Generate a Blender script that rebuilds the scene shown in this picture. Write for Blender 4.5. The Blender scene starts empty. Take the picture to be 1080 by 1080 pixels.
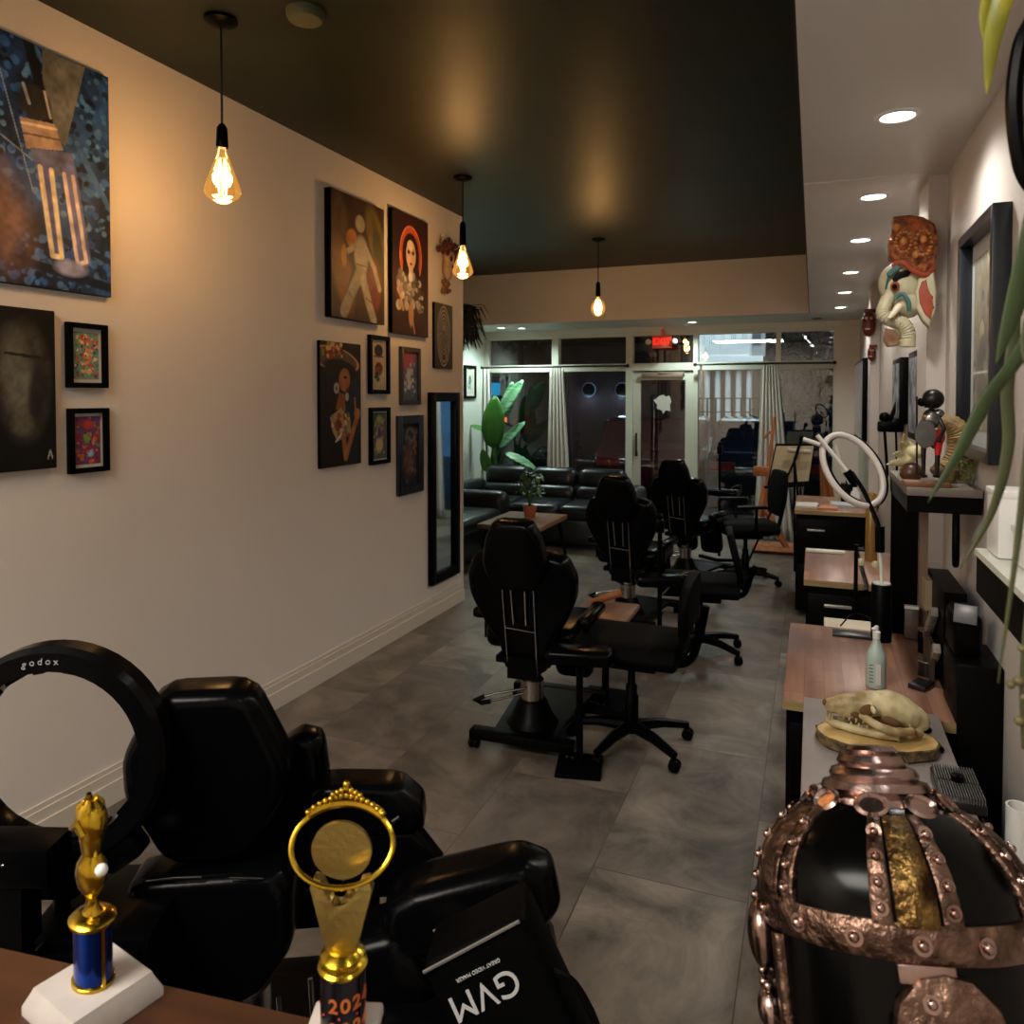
import bpy, bmesh, math, random
import numpy as np
from mathutils import Vector, Matrix
R = math.radians
PI = math.pi
sc = bpy.context.scene
C = sc.collection

# ------------------------------------------------------------------ camera
EYE = 1.65
FPX, V0 = 800.0, 439.0
YAW, PITCH = math.atan(318 / 800.0), R(1.5)
cd = bpy.data.cameras.new('camera'); cam = bpy.data.objects.new('camera', cd); C.objects.link(cam)
cam.location = (0, 0, EYE)
cam.rotation_euler = (PI / 2 - PITCH, 0, YAW)
cd.sensor_width = 36; cd.lens = 36 * FPX / 1080
cd.shift_y = (V0 - 540) / 1080
cd.clip_start = 0.02; cd.clip_end = 200
cd.dof.use_dof = True; cd.dof.focus_distance = 1.8; cd.dof.aperture_fstop = 11
sc.camera = cam
FW = Vector((-math.sin(YAW) * math.cos(PITCH), math.cos(YAW) * math.cos(PITCH), -math.sin(PITCH)))
RT = Vector((math.cos(YAW), math.sin(YAW), 0))
UP = Vector((-math.sin(YAW) * math.sin(PITCH), math.cos(YAW) * math.sin(PITCH), math.cos(PITCH)))
def at(px, py, x=None, y=None, z=None, d=None):
    r = FW + RT * ((px - 540) / FPX) + UP * ((V0 - py) / FPX)
    if x is not None: t = x / r.x
    elif y is not None: t = y / r.y
    elif z is not None: t = (z - EYE) / r.z
    else: t = d
    return Vector((0, 0, EYE)) + r * t

# ------------------------------------------------------------------ world, exposure
w = bpy.data.worlds.new('night'); sc.world = w; w.use_nodes = True
bgn = w.node_tree.nodes['Background']
bgn.inputs[0].default_value = (0.012, 0.016, 0.03, 1); bgn.inputs[1].default_value = 0.5
sc.view_settings.view_transform = 'Standard'; sc.view_settings.look = 'None'
sc.view_settings.exposure = 0.0; sc.view_settings.gamma = 1.0
sc.view_settings.use_curve_mapping = False
K_PEND, K_DOWN, K_WIN, K_BACK = 11.0, 28.0, 55.0, 140.0

def light(name, kind, loc, energy, col, **kw):
    l = bpy.data.lights.new(name, kind); l.energy = energy; l.color = col
    for k, v in kw.items():
        if k != 'rot': setattr(l, k, v)
    o = bpy.data.objects.new(name, l); C.objects.link(o); o.location = loc
    if 'rot' in kw: o.rotation_euler = kw['rot']
    return o
# unseen fill lights added behind the camera
light('cool_soffit_fill', 'AREA', (-0.45, -0.7, 1.9), 7.0, (0.62, 0.90, 1.0), size=0.35, rot=(PI, 0, 0))  # added uplight that gives the near soffit its cool tint
light('rear_room_fill', 'AREA', (-1.5, -0.9, 3.0), K_BACK, (1.0, 0.92, 0.82), shape='RECTANGLE', size=1.6, size_y=1.0)  # added area light that lifts the walls and floor

# ------------------------------------------------------------------ materials
def lin(h):
    h = h.lstrip('#'); h = h if len(h) == 6 else ''.join(c * 2 for c in h)
    v = [int(h[i:i + 2], 16) / 255 for i in (0, 2, 4)]
    return tuple((c / 12.92 if c <= 0.04045 else ((c + 0.055) / 1.055) ** 2.4) for c in v)
MATS = {}
def mat(name, col, rough=0.6, metal=0.0, noise=0.0, scale=8.0, bump=0.0, bscale=60.0, spec=0.5, col2=None, emit=None, es=1.0, coat=0.0, stretch=None):
    if name in MATS: return MATS[name]
    m = bpy.data.materials.new(name); m.use_nodes = True; nt = m.node_tree; N = nt.nodes; L = nt.links
    b = N['Principled BSDF']
    if isinstance(col, str): col = lin(col)
    b.inputs['Base Color'].default_value = (*col, 1); b.inputs['Roughness'].default_value = rough
    b.inputs['Metallic'].default_value = metal; b.inputs['Specular IOR Level'].default_value = spec
    b.inputs['Coat Weight'].default_value = coat
    tc = N.new('ShaderNodeTexCoord'); mp = N.new('ShaderNodeMapping'); L.new(tc.outputs['Object'], mp.inputs[0])
    if stretch: mp.inputs['Scale'].default_value = stretch
    if noise or col2:
        nz = N.new('ShaderNodeTexNoise'); nz.inputs['Scale'].default_value = scale; nz.inputs['Detail'].default_value = 6
        L.new(mp.outputs[0], nz.inputs[0])
        mx = N.new('ShaderNodeMix'); mx.data_type = 'RGBA'
        c2 = (lin(col2) if isinstance(col2, str) else col2) if col2 else tuple(c * (1 - noise) for c in col)
        rp = N.new('ShaderNodeMapRange'); rp.inputs[1].default_value = 0.35; rp.inputs[2].default_value = 0.65
        L.new(nz.outputs[0], rp.inputs[0]); L.new(rp.outputs[0], mx.inputs[0])
        mx.inputs[6].default_value = (*col, 1); mx.inputs[7].default_value = (*c2, 1)
        L.new(mx.outputs[2], b.inputs['Base Color'])
    if bump:
        n2 = N.new('ShaderNodeTexNoise'); n2.inputs['Scale'].default_value = bscale; n2.inputs['Detail'].default_value = 4
        L.new(mp.outputs[0], n2.inputs[0])
        bp = N.new('ShaderNodeBump'); bp.inputs['Strength'].default_value = bump; bp.inputs['Distance'].default_value = 0.01
        L.new(n2.outputs[0], bp.inputs['Height']); L.new(bp.outputs[0], b.inputs['Normal'])
    if emit:
        e = lin(emit) if isinstance(emit, str) else emit
        b.inputs['Emission Color'].default_value = (*e, 1); b.inputs['Emission Strength'].default_value = es
    MATS[name] = m; return m

def glass_mat(name, tint=(0.9, 0.95, 0.95), refl=0.06, rough=0.0):
    if name in MATS: return MATS[name]
    m = bpy.data.materials.new(name); m.use_nodes = True; nt = m.node_tree; N = nt.nodes; L = nt.links
    N.remove(N['Principled BSDF']); out = N['Material Output']
    t = N.new('ShaderNodeBsdfTransparent'); t.inputs[0].default_value = (*tint, 1)
    g = N.new('ShaderNodeBsdfGlossy'); g.inputs['Roughness'].default_value = rough
    f = N.new('ShaderNodeFresnel'); f.inputs[0].default_value = 1.5
    a = N.new('ShaderNodeMath'); a.operation = 'MULTIPLY_ADD'; a.inputs[1].default_value = 1.0; a.inputs[2].default_value = refl; a.use_clamp = True
    mx = N.new('ShaderNodeMixShader')
    L.new(f.outputs[0], a.inputs[0]); L.new(a.outputs[0], mx.inputs[0]); L.new(t.outputs[0], mx.inputs[1]); L.new(g.outputs[0], mx.inputs[2])
    L.new(mx.outputs[0], out.inputs[0]); MATS[name] = m; return m

def floor_mat():
    m = bpy.data.materials.new('stone_tile'); m.use_nodes = True; nt = m.node_tree; N = nt.nodes; L = nt.links
    b = N['Principled BSDF']; tc = N.new('ShaderNodeTexCoord')
    mp = N.new('ShaderNodeMapping'); mp.inputs['Rotation'].default_value = (0, 0, R(90)); mp.inputs['Location'].default_value = (2.54, 0.183, 0)
    L.new(tc.outputs['Object'], mp.inputs[0])
    br = N.new('ShaderNodeTexBrick'); br.inputs['Scale'].default_value = 1.0
    br.inputs['Brick Width'].default_value = 1.04; br.inputs['Row Height'].default_value = 0.52
    br.inputs['Mortar Size'].default_value = 0.0025; br.inputs['Mortar Smooth'].default_value = 0.4; br.inputs['Bias'].default_value = 0
    br.inputs['Color1'].default_value = (*lin('#7d7469'), 1); br.inputs['Color2'].default_value = (*lin('#645b53'), 1); br.inputs['Mortar'].default_value = (*lin('#4a433d'), 1)
    L.new(mp.outputs[0], br.inputs[0])
    nz = N.new('ShaderNodeTexNoise'); nz.inputs['Scale'].default_value = 2.6; nz.inputs['Detail'].default_value = 9; nz.inputs['Roughness'].default_value = 0.66; nz.inputs['Distortion'].default_value = 0.7
    va = N.new('ShaderNodeVectorMath'); va.operation = 'MULTIPLY_ADD'; va.inputs[1].default_value = (40, 40, 40)
    L.new(br.outputs[0], va.inputs[0]); L.new(tc.outputs['Object'], va.inputs[2]); L.new(va.outputs[0], nz.inputs[0])
    rp = N.new('ShaderNodeMapRange'); rp.inputs[1].default_value = 0.32; rp.inputs[2].default_value = 0.68; rp.inputs[3].default_value = 0.36; rp.inputs[4].default_value = 1.5
    L.new(nz.outputs[0], rp.inputs[0])
    mx = N.new('ShaderNodeMix'); mx.data_type = 'RGBA'; mx.blend_type = 'MULTIPLY'; mx.inputs[0].default_value = 1
    L.new(br.outputs[0], mx.inputs[6]); L.new(rp.outputs[0], mx.inputs[7]); L.new(mx.outputs[2], b.inputs['Base Color'])
    b.inputs['Roughness'].default_value = 0.42; b.inputs['Specular IOR Level'].default_value = 0.45
    bp = N.new('ShaderNodeBump'); bp.inputs['Strength'].default_value = 0.12; L.new(nz.outputs[0], bp.inputs['Height']); L.new(bp.outputs[0], b.inputs['Normal'])
    return m

def wood_mat(name, a, b_, rough=0.4, plank=0.0, axis='X', scale=1.0):
    if name in MATS: return MATS[name]
    m = bpy.data.materials.new(name); m.use_nodes = True; nt = m.node_tree; N = nt.nodes; L = nt.links
    b = N['Principled BSDF']; tc = N.new('ShaderNodeTexCoord'); mp = N.new('ShaderNodeMapping')
    mp.inputs['Scale'].default_value = {'X': (2, 22, 22), 'Y': (22, 2, 22), 'Z': (22, 22, 2)}[axis]
    L.new(tc.outputs['Object'], mp.inputs[0])
    nz = N.new('ShaderNodeTexNoise'); nz.inputs['Scale'].default_value = scale; nz.inputs['Detail'].default_value = 6; L.new(mp.outputs[0], nz.inputs[0])
    rp = N.new('ShaderNodeMapRange'); rp.inputs[1].default_value = 0.3; rp.inputs[2].default_value = 0.7; L.new(nz.outputs[0], rp.inputs[0])
    mx = N.new('ShaderNodeMix'); mx.data_type = 'RGBA'; mx.inputs[6].default_value = (*lin(a), 1); mx.inputs[7].default_value = (*lin(b_), 1)
    L.new(rp.outputs[0], mx.inputs[0]); last = mx.outputs[2]
    if plank:
        br = N.new('ShaderNodeTexBrick'); br.inputs['Brick Width'].default_value = plank * 4; br.inputs['Row Height'].default_value = plank
        br.inputs['Mortar Size'].default_value = 0.0008; br.inputs['Color1'].default_value = (1, 1, 1, 1); br.inputs['Color2'].default_value = (0.68, 0.62, 0.6, 1); br.inputs['Mortar'].default_value = (0.4, 0.35, 0.3, 1)
        br.inputs['Scale'].default_value = 1
        m2 = N.new('ShaderNodeMapping'); m2.inputs['Rotation'].default_value = (0, 0, R(90)); L.new(tc.outputs['Object'], m2.inputs[0]); L.new(m2.outputs[0], br.inputs[0])
        mm = N.new('ShaderNodeMix'); mm.data_type = 'RGBA'; mm.blend_type = 'MULTIPLY'; mm.inputs[0].default_value = 1
        L.new(last, mm.inputs[6]); L.new(br.outputs[0], mm.inputs[7]); last = mm.outputs[2]
    L.new(last, b.inputs['Base Color']); b.inputs['Roughness'].default_value = rough
    MATS[name] = m; return m

def paint_mat():
    if 'paint' in MATS: return MATS['paint']
    m = bpy.data.materials.new('paint'); m.use_nodes = True; nt = m.node_tree; N = nt.nodes; L = nt.links
    a = N.new('ShaderNodeVertexColor'); a.layer_name = 'Col'
    b = N['Principled BSDF']; L.new(a.outputs[0], b.inputs['Base Color']); b.inputs['Roughness'].default_value = 0.55; b.inputs['Specular IOR Level'].default_value = 0.25
    MATS['paint'] = m; return m

M_wall = mat('wall_paint', '#ddd3c8', 0.75, bump=0.05, bscale=120, noise=0.04, scale=1.5)
M_wallR = mat('grey_wall_paint', '#bdb6b0', 0.6, bump=0.06, bscale=90, noise=0.05, scale=2)
M_white = mat('white_paint', '#cfd4cd', 0.5)
M_soffit = mat('soffit_paint', '#d2cdc8', 0.36, bump=0.03, bscale=14, spec=0.5)
M_ceil = mat('dark_green_ceiling_paint', '#1b230c', 0.45, bump=0.22, bscale=2.2, noise=0.35, scale=3, spec=0.32)
M_trim = mat('trim_paint', '#d0c5b6', 0.4)
M_blk = mat('black_leather', (0.0015, 0.0015, 0.0017), 0.22, bump=0.03, bscale=90, spec=0.075)
M_plas = mat('black_plastic', (0.0012, 0.0012, 0.0014), 0.35, spec=0.06)
M_mesh = mat('black_mesh_fabric', (0.002, 0.002, 0.0024), 0.6, bump=0.2, bscale=300, spec=0.05)
M_chrome = mat('chrome', (0.45, 0.42, 0.40), 0.25, 1.0)
M_sofa = mat('dark_blue_black_leather', '#11161b', 0.33, bump=0.12, bscale=25, spec=0.5)
M_gold = mat('gold_plastic', '#c4a030', 0.2, 1.0, noise=0.3, scale=30)
M_gold2 = mat('dull_gold', '#ab9656', 0.38, 1.0, bump=0.1, bscale=150)
M_bone = mat('bone', '#c4b88e', 0.5, col2='#7d6638', scale=16, bump=0.3, bscale=25)
M_copper = mat('aged_copper', '#826758', 0.36, 1.0, col2='#42312a', scale=35, bump=0.7, bscale=60)
M_copperS = mat('polished_copper', '#b39a92', 0.24, 1.0, col2='#7d6054', scale=12, bump=0.15, bscale=40)
M_darkmet = mat('dark_steel', '#3c3a3c', 0.35, 0.9, noise=0.4, scale=12)
M_leaf = mat('leaf_green', '#3f6a25', 0.5, noise=0.45, scale=10)
M_leafpale = mat('leaf_pale', '#86b58e', 0.4, noise=0.2, scale=6)
M_wtop = wood_mat('butcher_block', '#a87f68', '#7a5646', 0.36, plank=0.055, axis='Y')
M_wedge = wood_mat('raw_wood_edge', '#a89060', '#6f5a35', 0.7)
M_wcoun = wood_mat('walnut_counter', '#4c2915', '#2a150b', 0.45, axis='X')
M_easel = wood_mat('orange_beech', '#b86d38', '#8f4f24', 0.5, axis='Z')
M_white2 = mat('white_plastic', '#d8d8d4', 0.45)
M_paper = mat('paper', '#c9c6bf', 0.8)

# ------------------------------------------------------------------ geometry helpers
class G:
    """collects shapes with per-shape material index in one bmesh"""
    def __init__(s): s.bm = bmesh.new(); s.mi = 0; s.T = Matrix.Identity(4)
    def _fin(s, vs, M=None, smooth=False):
        fs = set(f for v in vs for f in v.link_faces)
        for f in fs: f.material_index = s.mi; f.smooth = smooth
        bmesh.ops.transform(s.bm, matrix=s.T @ (M or Matrix.Identity(4)), verts=list(vs))
        return s
    def box(s, c, d, rot=(0, 0, 0), bev=0.0, seg=2):
        r = bmesh.ops.create_cube(s.bm, size=1); vs = r['verts']
        bmesh.ops.scale(s.bm, vec=d, verts=vs)
        if bev > 0:
            es = list(set(e for v in vs for e in v.link_edges))
            b = bmesh.ops.bevel(s.bm, geom=es, offset=min(bev, min(d) * 0.49), segments=seg, profile=0.5, affect='EDGES')
            vs = list(set(v for f in b['faces'] for v in f.verts)) 
            # collect connected
            vs = s._conn(vs[0])
        M = Matrix.Translation(c) @ Matrix.Rotation(rot[2], 4, 'Z') @ Matrix.Rotation(rot[1], 4, 'Y') @ Matrix.Rotation(rot[0], 4, 'X')
        return s._fin(vs, M, smooth=bev > 0.008)
    def _conn(s, v0):
        seen = {v0}; st = [v0]
        while st:
            v = st.pop()
            for e in v.link_edges:
                o = e.other_vert(v)
                if o not in seen: seen.add(o); st.append(o)
        return list(seen)
    def tube(s, pts, r, seg=10, closed=False, caps=True):
        pts = [Vector(p) for p in pts]; n = len(pts)
        rs = r if isinstance(r, (list, tuple)) else [r] * n
        rings = []; up = None
        for i, p in enumerate(pts):
            if closed: t = pts[(i + 1) % n] - pts[i - 1]
            else: t = pts[min(i + 1, n - 1)] - pts[max(i - 1, 0)]
            t = t.normalized() if t.length > 1e-9 else Vector((0, 0, 1))
            if up is None: up = Vector((0, 0, 1)) if abs(t.z) < 0.9 else Vector((1, 0, 0))
            a = up - t * up.dot(t)
            if a.length < 1e-6: a = t.orthogonal()
            a.normalize(); b = t.cross(a); up = a
            rings.append([s.bm.verts.new(p + (a * math.cos(2 * PI * k / seg) + b * math.sin(2 * PI * k / seg)) * rs[i]) for k in range(seg)])
        m = n if closed else n - 1
        for i in range(m):
            A, B = rings[i], rings[(i + 1) % n]
            for k in range(seg): s.bm.faces.new((A[k], A[(k + 1) % seg], B[(k + 1) % seg], B[k]))
        if not closed and caps:
            s.bm.faces.new(rings[0][::-1]); s.bm.faces.new(rings[-1])
        vs = [v for g in rings for v in g]
        return s._fin(vs, None, True)
    def lathe(s, prof, seg=24, M=None, smooth=True, sx=1.0, sy=1.0):
        rings = []
        for r, z in prof:
            if r < 1e-6: rings.append([s.bm.verts.new((0, 0, z))])
            else: rings.append([s.bm.verts.new((r * sx * math.cos(2 * PI * k / seg), r * sy * math.sin(2 * PI * k / seg), z)) for k in range(seg)])
        for A, B in zip(rings, rings[1:]):
            for k in range(seg):
                k2 = (k + 1) % seg
                if len(A) == 1 and len(B) == 1: continue
                if len(A) == 1: s.bm.faces.new((A[0], B[k2], B[k]))
                elif len(B) == 1: s.bm.faces.new((A[k], A[k2], B[0]))
                else: s.bm.faces.new((A[k], A[k2], B[k2], B[k]))
        if len(rings[0]) > 1: s.bm.faces.new(rings[0][::-1])
        if len(rings[-1]) > 1: s.bm.faces.new(rings[-1])
        vs = [v for g in rings for v in g]
        s._fin(vs, M, smooth)
        return s
    def cyl(s, a, b, r, r2=None, seg=16):
        a, b = Vector(a), Vector(b); d = b - a; r2 = r if r2 is None else r2
        M = Matrix.Translation(a) @ d.to_track_quat('Z', 'Y').to_matrix().to_4x4()
        return s.lathe([(r, 0), (r2, d.length)], seg, M)
    def ball(s, c, r, seg=14, rot=(0, 0, 0)):
        if isinstance(r, (int, float)): r = (r, r, r)
        v = bmesh.ops.create_uvsphere(s.bm, u_segments=seg, v_segments=max(6, seg // 2 + 2), radius=1)['verts']
        M = Matrix.Translation(c) @ Matrix.Rotation(rot[2], 4, 'Z') @ Matrix.Rotation(rot[1], 4, 'Y') @ Matrix.Rotation(rot[0], 4, 'X') @ Matrix.Diagonal((*r, 1))
        return s._fin(v, M, True)
    def prism(s, pts, t, M=None, bev=0.0, smooth=None, seg=3):
        """outline (x, z) extruded along y from -t/2 to t/2"""
        if bev >= 0.02:   # upholstered pads: rounded outline, quarter-round edges
            for _ in range(2):
                q = []
                for (x0, z0), (x1, z1) in zip(pts, pts[1:] + pts[:1]):
                    q += [(x0 * .86 + x1 * .14, z0 * .86 + z1 * .14), (x0 * .14 + x1 * .86, z0 * .14 + z1 * .86)]
                pts = q
            xs, zs_ = [p[0] for p in pts], [p[1] for p in pts]; cx, cz = (min(xs) + max(xs)) / 2, (min(zs_) + max(zs_)) / 2
            hx_, hz_ = (max(xs) - min(xs)) / 2, (max(zs_) - min(zs_)) / 2; rings = []; b_ = min(bev, t * 0.48)
            for sg in (-1, 1):
                seq = [k / 5 * PI / 2 for k in range(6)]; seq = seq if sg == -1 else seq[::-1]
                for a_ in seq:
                    ins = b_ * (1 - math.sin(a_)); yy = sg * (t / 2 - b_ * (1 - math.cos(a_)))
                    rings.append([s.bm.verts.new((cx + (x - cx) * (1 - ins / hx_), yy, cz + (z - cz) * (1 - ins / hz_))) for x, z in pts])
            n = len(pts)
            for A, B in zip(rings, rings[1:]):
                for k in range(n): s.bm.faces.new((A[k], A[(k + 1) % n], B[(k + 1) % n], B[k]))
            for rg, sg in ((rings[0], -1), (rings[-1], 1)):
                c = s.bm.verts.new((cx, sg * (t / 2 + b_ * 0.12), cz))
                mid = [s.bm.verts.new((cx + (v.co.x - cx) * .55, sg * (t / 2 + b_ * 0.10), cz + (v.co.z - cz) * .55)) for v in rg]
                for k in range(n): s.bm.faces.new((rg[k], rg[(k + 1) % n], mid[(k + 1) % n], mid[k])); s.bm.faces.new((mid[k], mid[(k + 1) % n], c))
            return s._fin(s._conn(rings[0][0]), M, True)
        a = [s.bm.verts.new((x, -t / 2, z)) for x, z in pts]; b = [s.bm.verts.new((x, t / 2, z)) for x, z in pts]
        n = len(pts); F1 = s.bm.faces.new(a); F2 = s.bm.faces.new(b[::-1])
        for i in range(n): s.bm.faces.new((a[i], b[i], b[(i + 1) % n], a[(i + 1) % n]))
        vs = a + b
        if bev > 0:
            es = list(F1.edges) + list(F2.edges)
            res = bmesh.ops.bevel(s.bm, geom=es, offset=bev, segments=seg, profile=0.5, affect='EDGES')
            vs = s._conn(res['verts'][0])
        return s._fin(vs, M, (bev > 0) if smooth is None else smooth)
    def strip(s, pts, wid, side, t=0.0):
        """leaf blade along points"""
        pts = [Vector(p) for p in pts]; side = Vector(side).normalized(); n = len(pts); A = []; B = []; Cc = []
        for i, p in enumerate(pts):
            u = i / (n - 1); ww = wid * (math.sin(PI * min(1, max(0, u * 0.94 + 0.06))) ** 0.7)
            tg = (pts[min(i + 1, n - 1)] - pts[max(i - 1, 0)]).normalized()
            nrm = tg.cross(side).normalized()
            A.append(s.bm.verts.new(p + side * ww / 2 + nrm * ww * 0.12)); B.append(s.bm.verts.new(p - side * ww / 2 + nrm * ww * 0.12)); Cc.append(s.bm.verts.new(p))
        for i in range(n - 1):
            s.bm.faces.new((A[i], Cc[i], Cc[i + 1], A[i + 1])); s.bm.faces.new((Cc[i], B[i], B[i + 1], Cc[i + 1]))
        return s._fin(A + B + Cc, None, True)
    def build(s, name, mats, parent=None, loc=None, auto=True, kind=None):
        bmesh.ops.recalc_face_normals(s.bm, faces=s.bm.faces)
        me = bpy.data.meshes.new(name); s.bm.to_mesh(me); s.bm.free()
        for m in (mats if isinstance(mats, (list, tuple)) else [mats]): me.materials.append(m)
        if auto:
            try: me.set_sharp_from_angle(angle=R(42))
            except Exception: pass
        o = bpy.data.objects.new(name, me); C.objects.link(o)
        if parent: o.parent = parent
        if loc is not None: o.location = loc
        if kind: o['kind'] = kind
        return o

def thing(name, label, cat, loc=(0, 0, 0), rz=0.0, group=None, rot=None):
    o = bpy.data.objects.new(name, None); C.objects.link(o); o.location = loc; o.rotation_euler = rot or (0, 0, rz)
    o.empty_display_size = 0.1
    o['label'] = label; o['category'] = cat
    if group: o['group'] = group
    return o
def tag(o, label, cat, group=None, kind=None):
    o['label'] = label; o['category'] = cat
    if group: o['group'] = group
    if kind: o['kind'] = kind
    return o
def kids(o): return [c for c in bpy.data.objects if c.parent == o]
def dup(root, loc=None, rz=None, label=None, group=None):
    r = root.copy(); C.objects.link(r)
    for ch in kids(root):
        c = ch.copy(); C.objects.link(c); c.parent = r
        for g in kids(ch):
            d = g.copy(); C.objects.link(d); d.parent = c
    if loc is not None: r.location = loc
    if rz is not None: r.rotation_euler = (0, 0, rz)
    if label: r['label'] = label
    if group: r['group'] = group
    return r
def struct(name, g, m, parent=None): 
    o = g.build(name, m, parent)
    if parent is None: o['kind'] = 'structure'
    return o
def sbox(name, lo, hi, m, parent=None):
    g = G(); c = [(a + b) / 2 for a, b in zip(lo, hi)]; d = [b - a for a, b in zip(lo, hi)]
    g.box(c, d); return struct(name, g, m, parent)
def text(name, s, size, M, m, parent=None, ext=0.0008, bold=False, align='CENTER', shear=0):
    cu = bpy.data.curves.new(name, 'FONT'); cu.body = s; cu.size = size; cu.extrude = ext; cu.align_x = align; cu.align_y = 'CENTER'
    if bold: cu.offset = size * 0.02
    cu.shear = shear
    tmp = bpy.data.objects.new('tmp_text', cu); C.objects.link(tmp)
    bpy.context.view_layer.update()
    me = bpy.data.meshes.new_from_object(tmp.evaluated_get(bpy.context.evaluated_depsgraph_get()))
    bpy.data.objects.remove(tmp); me.name = name; me.materials.clear(); me.materials.append(m)
    o = bpy.data.objects.new(name, me); C.objects.link(o)
    if parent: o.parent = parent
    o.matrix_local = M
    return o
def arc(cx, cz, r, a0, a1, n, y=0.0):
    return [(cx + r * math.cos(a0 + (a1 - a0) * i / (n - 1)), y, cz + r * math.sin(a0 + (a1 - a0) * i / (n - 1))) for i in range(n)]
def bez(pts, n=14):
    """catmull-rom through points"""
    P = [Vector(p) for p in pts]; P = [P[0] * 2 - P[1]] + P + [P[-1] * 2 - P[-2]]; out = []
    for i in range(1, len(P) - 2):
        for k in range(n):
            t = k / n; a, b, c, d = P[i - 1:i + 3]
            out.append(0.5 * ((2 * b) + (c - a) * t + (2 * a - 5 * b + 4 * c - d) * t * t + (3 * b - a - 3 * c + d) * t ** 3))
    out.append(P[-2]); return out

# ------------------------------------------------------------------ room shell
XL, XR, ZC, ZS = -2.637, 0.47, 3.09, 2.50
YB, YH, YW = -3.0, 8.30, 9.25
sbox('floor', (-4.3, YB, -0.1), (1.2, YW + 0.12, 0.0), floor_mat())
sbox('ceiling', (-4.3, YB, ZC), (1.2, YH + 0.15, ZC + 0.1), M_ceil)
sbox('wall_left', (XL - 0.13, YB, 0), (XL, 5.54, ZC), M_wall)
sbox('trim_1', (XL - 0.135, 5.54, 0), (XL + 0.004, 5.556, ZC), M_wall)
sbox('wall_alcove', (-4.2, 5.0, 0), (-4.07, YW, ZC), M_white)
sbox('wall_alcove_front', (-4.2, 4.9, 0), (XL - 0.13, 5.0, ZC), M_white)
sbox('wall_right', (XR, YB, 0), (XR + 0.12, YW, ZC), M_wallR)
sbox('wall_back', (-4.2, YB - 0.1, 0), (XR + 0.12, YB, ZC), M_wall)
sbox('ceiling_soffit', (-0.045, YB, ZS), (XR, YH, ZC), M_soffit)
sbox('wall_bulkhead', (-4.07, YH, ZS), (XR, YH + 0.12, ZC), M_wall)
sbox('ceiling_window_bay', (-4.07, YH + 0.12, ZS), (XR, YW, ZS + 0.1), M_white)
# dark green side of the dropped soffit
sbox('trim_2', (-0.052, YB, ZS), (-0.045, YH, ZC), M_ceil)
sbox('trim_6', (-0.045, 3.27, ZS - 0.004), (0.405, 3.30, ZS + 0.001), M_soffit)
sbox('trim_7', (-0.045, 1.62, ZS - 0.003), (XR, 1.64, ZS + 0.001), M_soffit)
# columns projecting from the right wall
sbox('trim_3', (0.405, 3.33, 0), (XR, 3.62, ZS), M_wallR)
sbox('trim_4', (0.405, 6.50, 0), (XR, 6.75, ZS), M_wallR)
# baseboards: stepped profile
g = G()
g.box((XL + 0.007, (YB + 5.54) / 2, 0.065), (0.014, 5.54 - YB, 0.13)); g.box((XL + 0.011, (YB + 5.54) / 2, 0.045), (0.022, 5.54 - YB, 0.09)); g.box((XL + 0.004, (YB + 5.54) / 2, 0.14), (0.008, 5.54 - YB, 0.02))
struct('baseboard_left', g, M_trim)
sbox('baseboard_alcove', (-4.07, 5.0, 0), (-4.055, YW, 0.12), M_trim)
sbox('baseboard_right', (XR - 0.014, YB, 0), (XR, 3.33, 0.12), M_trim)
# far wall: piers round the glazing
WL, WR, WT = -4.07, 0.215, 2.42
sbox('wall_far', (WR, YW, 0), (XR + 0.12, YW + 0.12, ZS + 0.1), M_wall)
sbox('wall_far_header', (-4.07, YW, WT), (WR, YW + 0.12, ZS + 0.1), M_white)

# glazed shopfront: mullions at these x, transom at z
M_alu = mat('white_aluminium', '#c9cbbf', 0.4)
M_glass = glass_mat('window_glass')
def win_x(px): return at(px, 400, y=YW).x
cols = [(win_x(512) - 0.05, win_x(515)), (win_x(582), win_x(589)), (win_x(660), win_x(667)), (win_x(731), win_x(736)), (win_x(818), win_x(823)), (win_x(879), WR)]
ZT0, ZT1 = 1.965, 2.055
n = 0
for i in range(5):
    x0, x1 = cols[i][1], cols[i + 1][0]
    rows = [(ZT1, WT - 0.03, 'top')]
    if i != 2: rows.append((0.09, ZT0, 'low'))
    for z0, z1, kd in rows:
        n += 1
        wt = bpy.data.objects.new('window_%d' % n, None); C.objects.link(wt); wt['kind'] = 'structure'; wt.location = ((x0 + x1) / 2, YW + 0.06, z0)
        hw, hh = (x1 - x0) / 2, z1 - z0
        g = G(); t = 0.018
        for a in (-1, 1): g.box((a * (hw + t / 2 - 0.002), 0, hh / 2), (t, 0.06, hh + 0.02))
        for z in (-t / 2, hh + t / 2): g.box((0, 0, z), (2 * hw + 0.02, 0.06, t))
        g.build('window_frame', M_alu, wt)
        g = G(); g.box((0, 0, hh / 2), (2 * hw, 0.008, hh)); g.build('pane', M_glass, wt)
g = G()
for a, b in cols: g.box(((a + b) / 2, YW + 0.05, WT / 2), (b - a, 0.11, WT))
g.box(((WL + WR) / 2, YW + 0.05, (ZT0 + ZT1) / 2), (WR - WL, 0.10, ZT1 - ZT0))
g.box(((WL + WR) / 2, YW + 0.05, WT - 0.005), (WR - WL, 0.12, 0.05))
g.box(((cols[0][0] + cols[2][1]) / 2, YW + 0.05, 0.045), (cols[2][1] - cols[0][0], 0.11, 0.09))
g.box(((cols[3][0] + WR) / 2, YW + 0.05, 0.045), (WR - cols[3][0], 0.11, 0.09))
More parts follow.
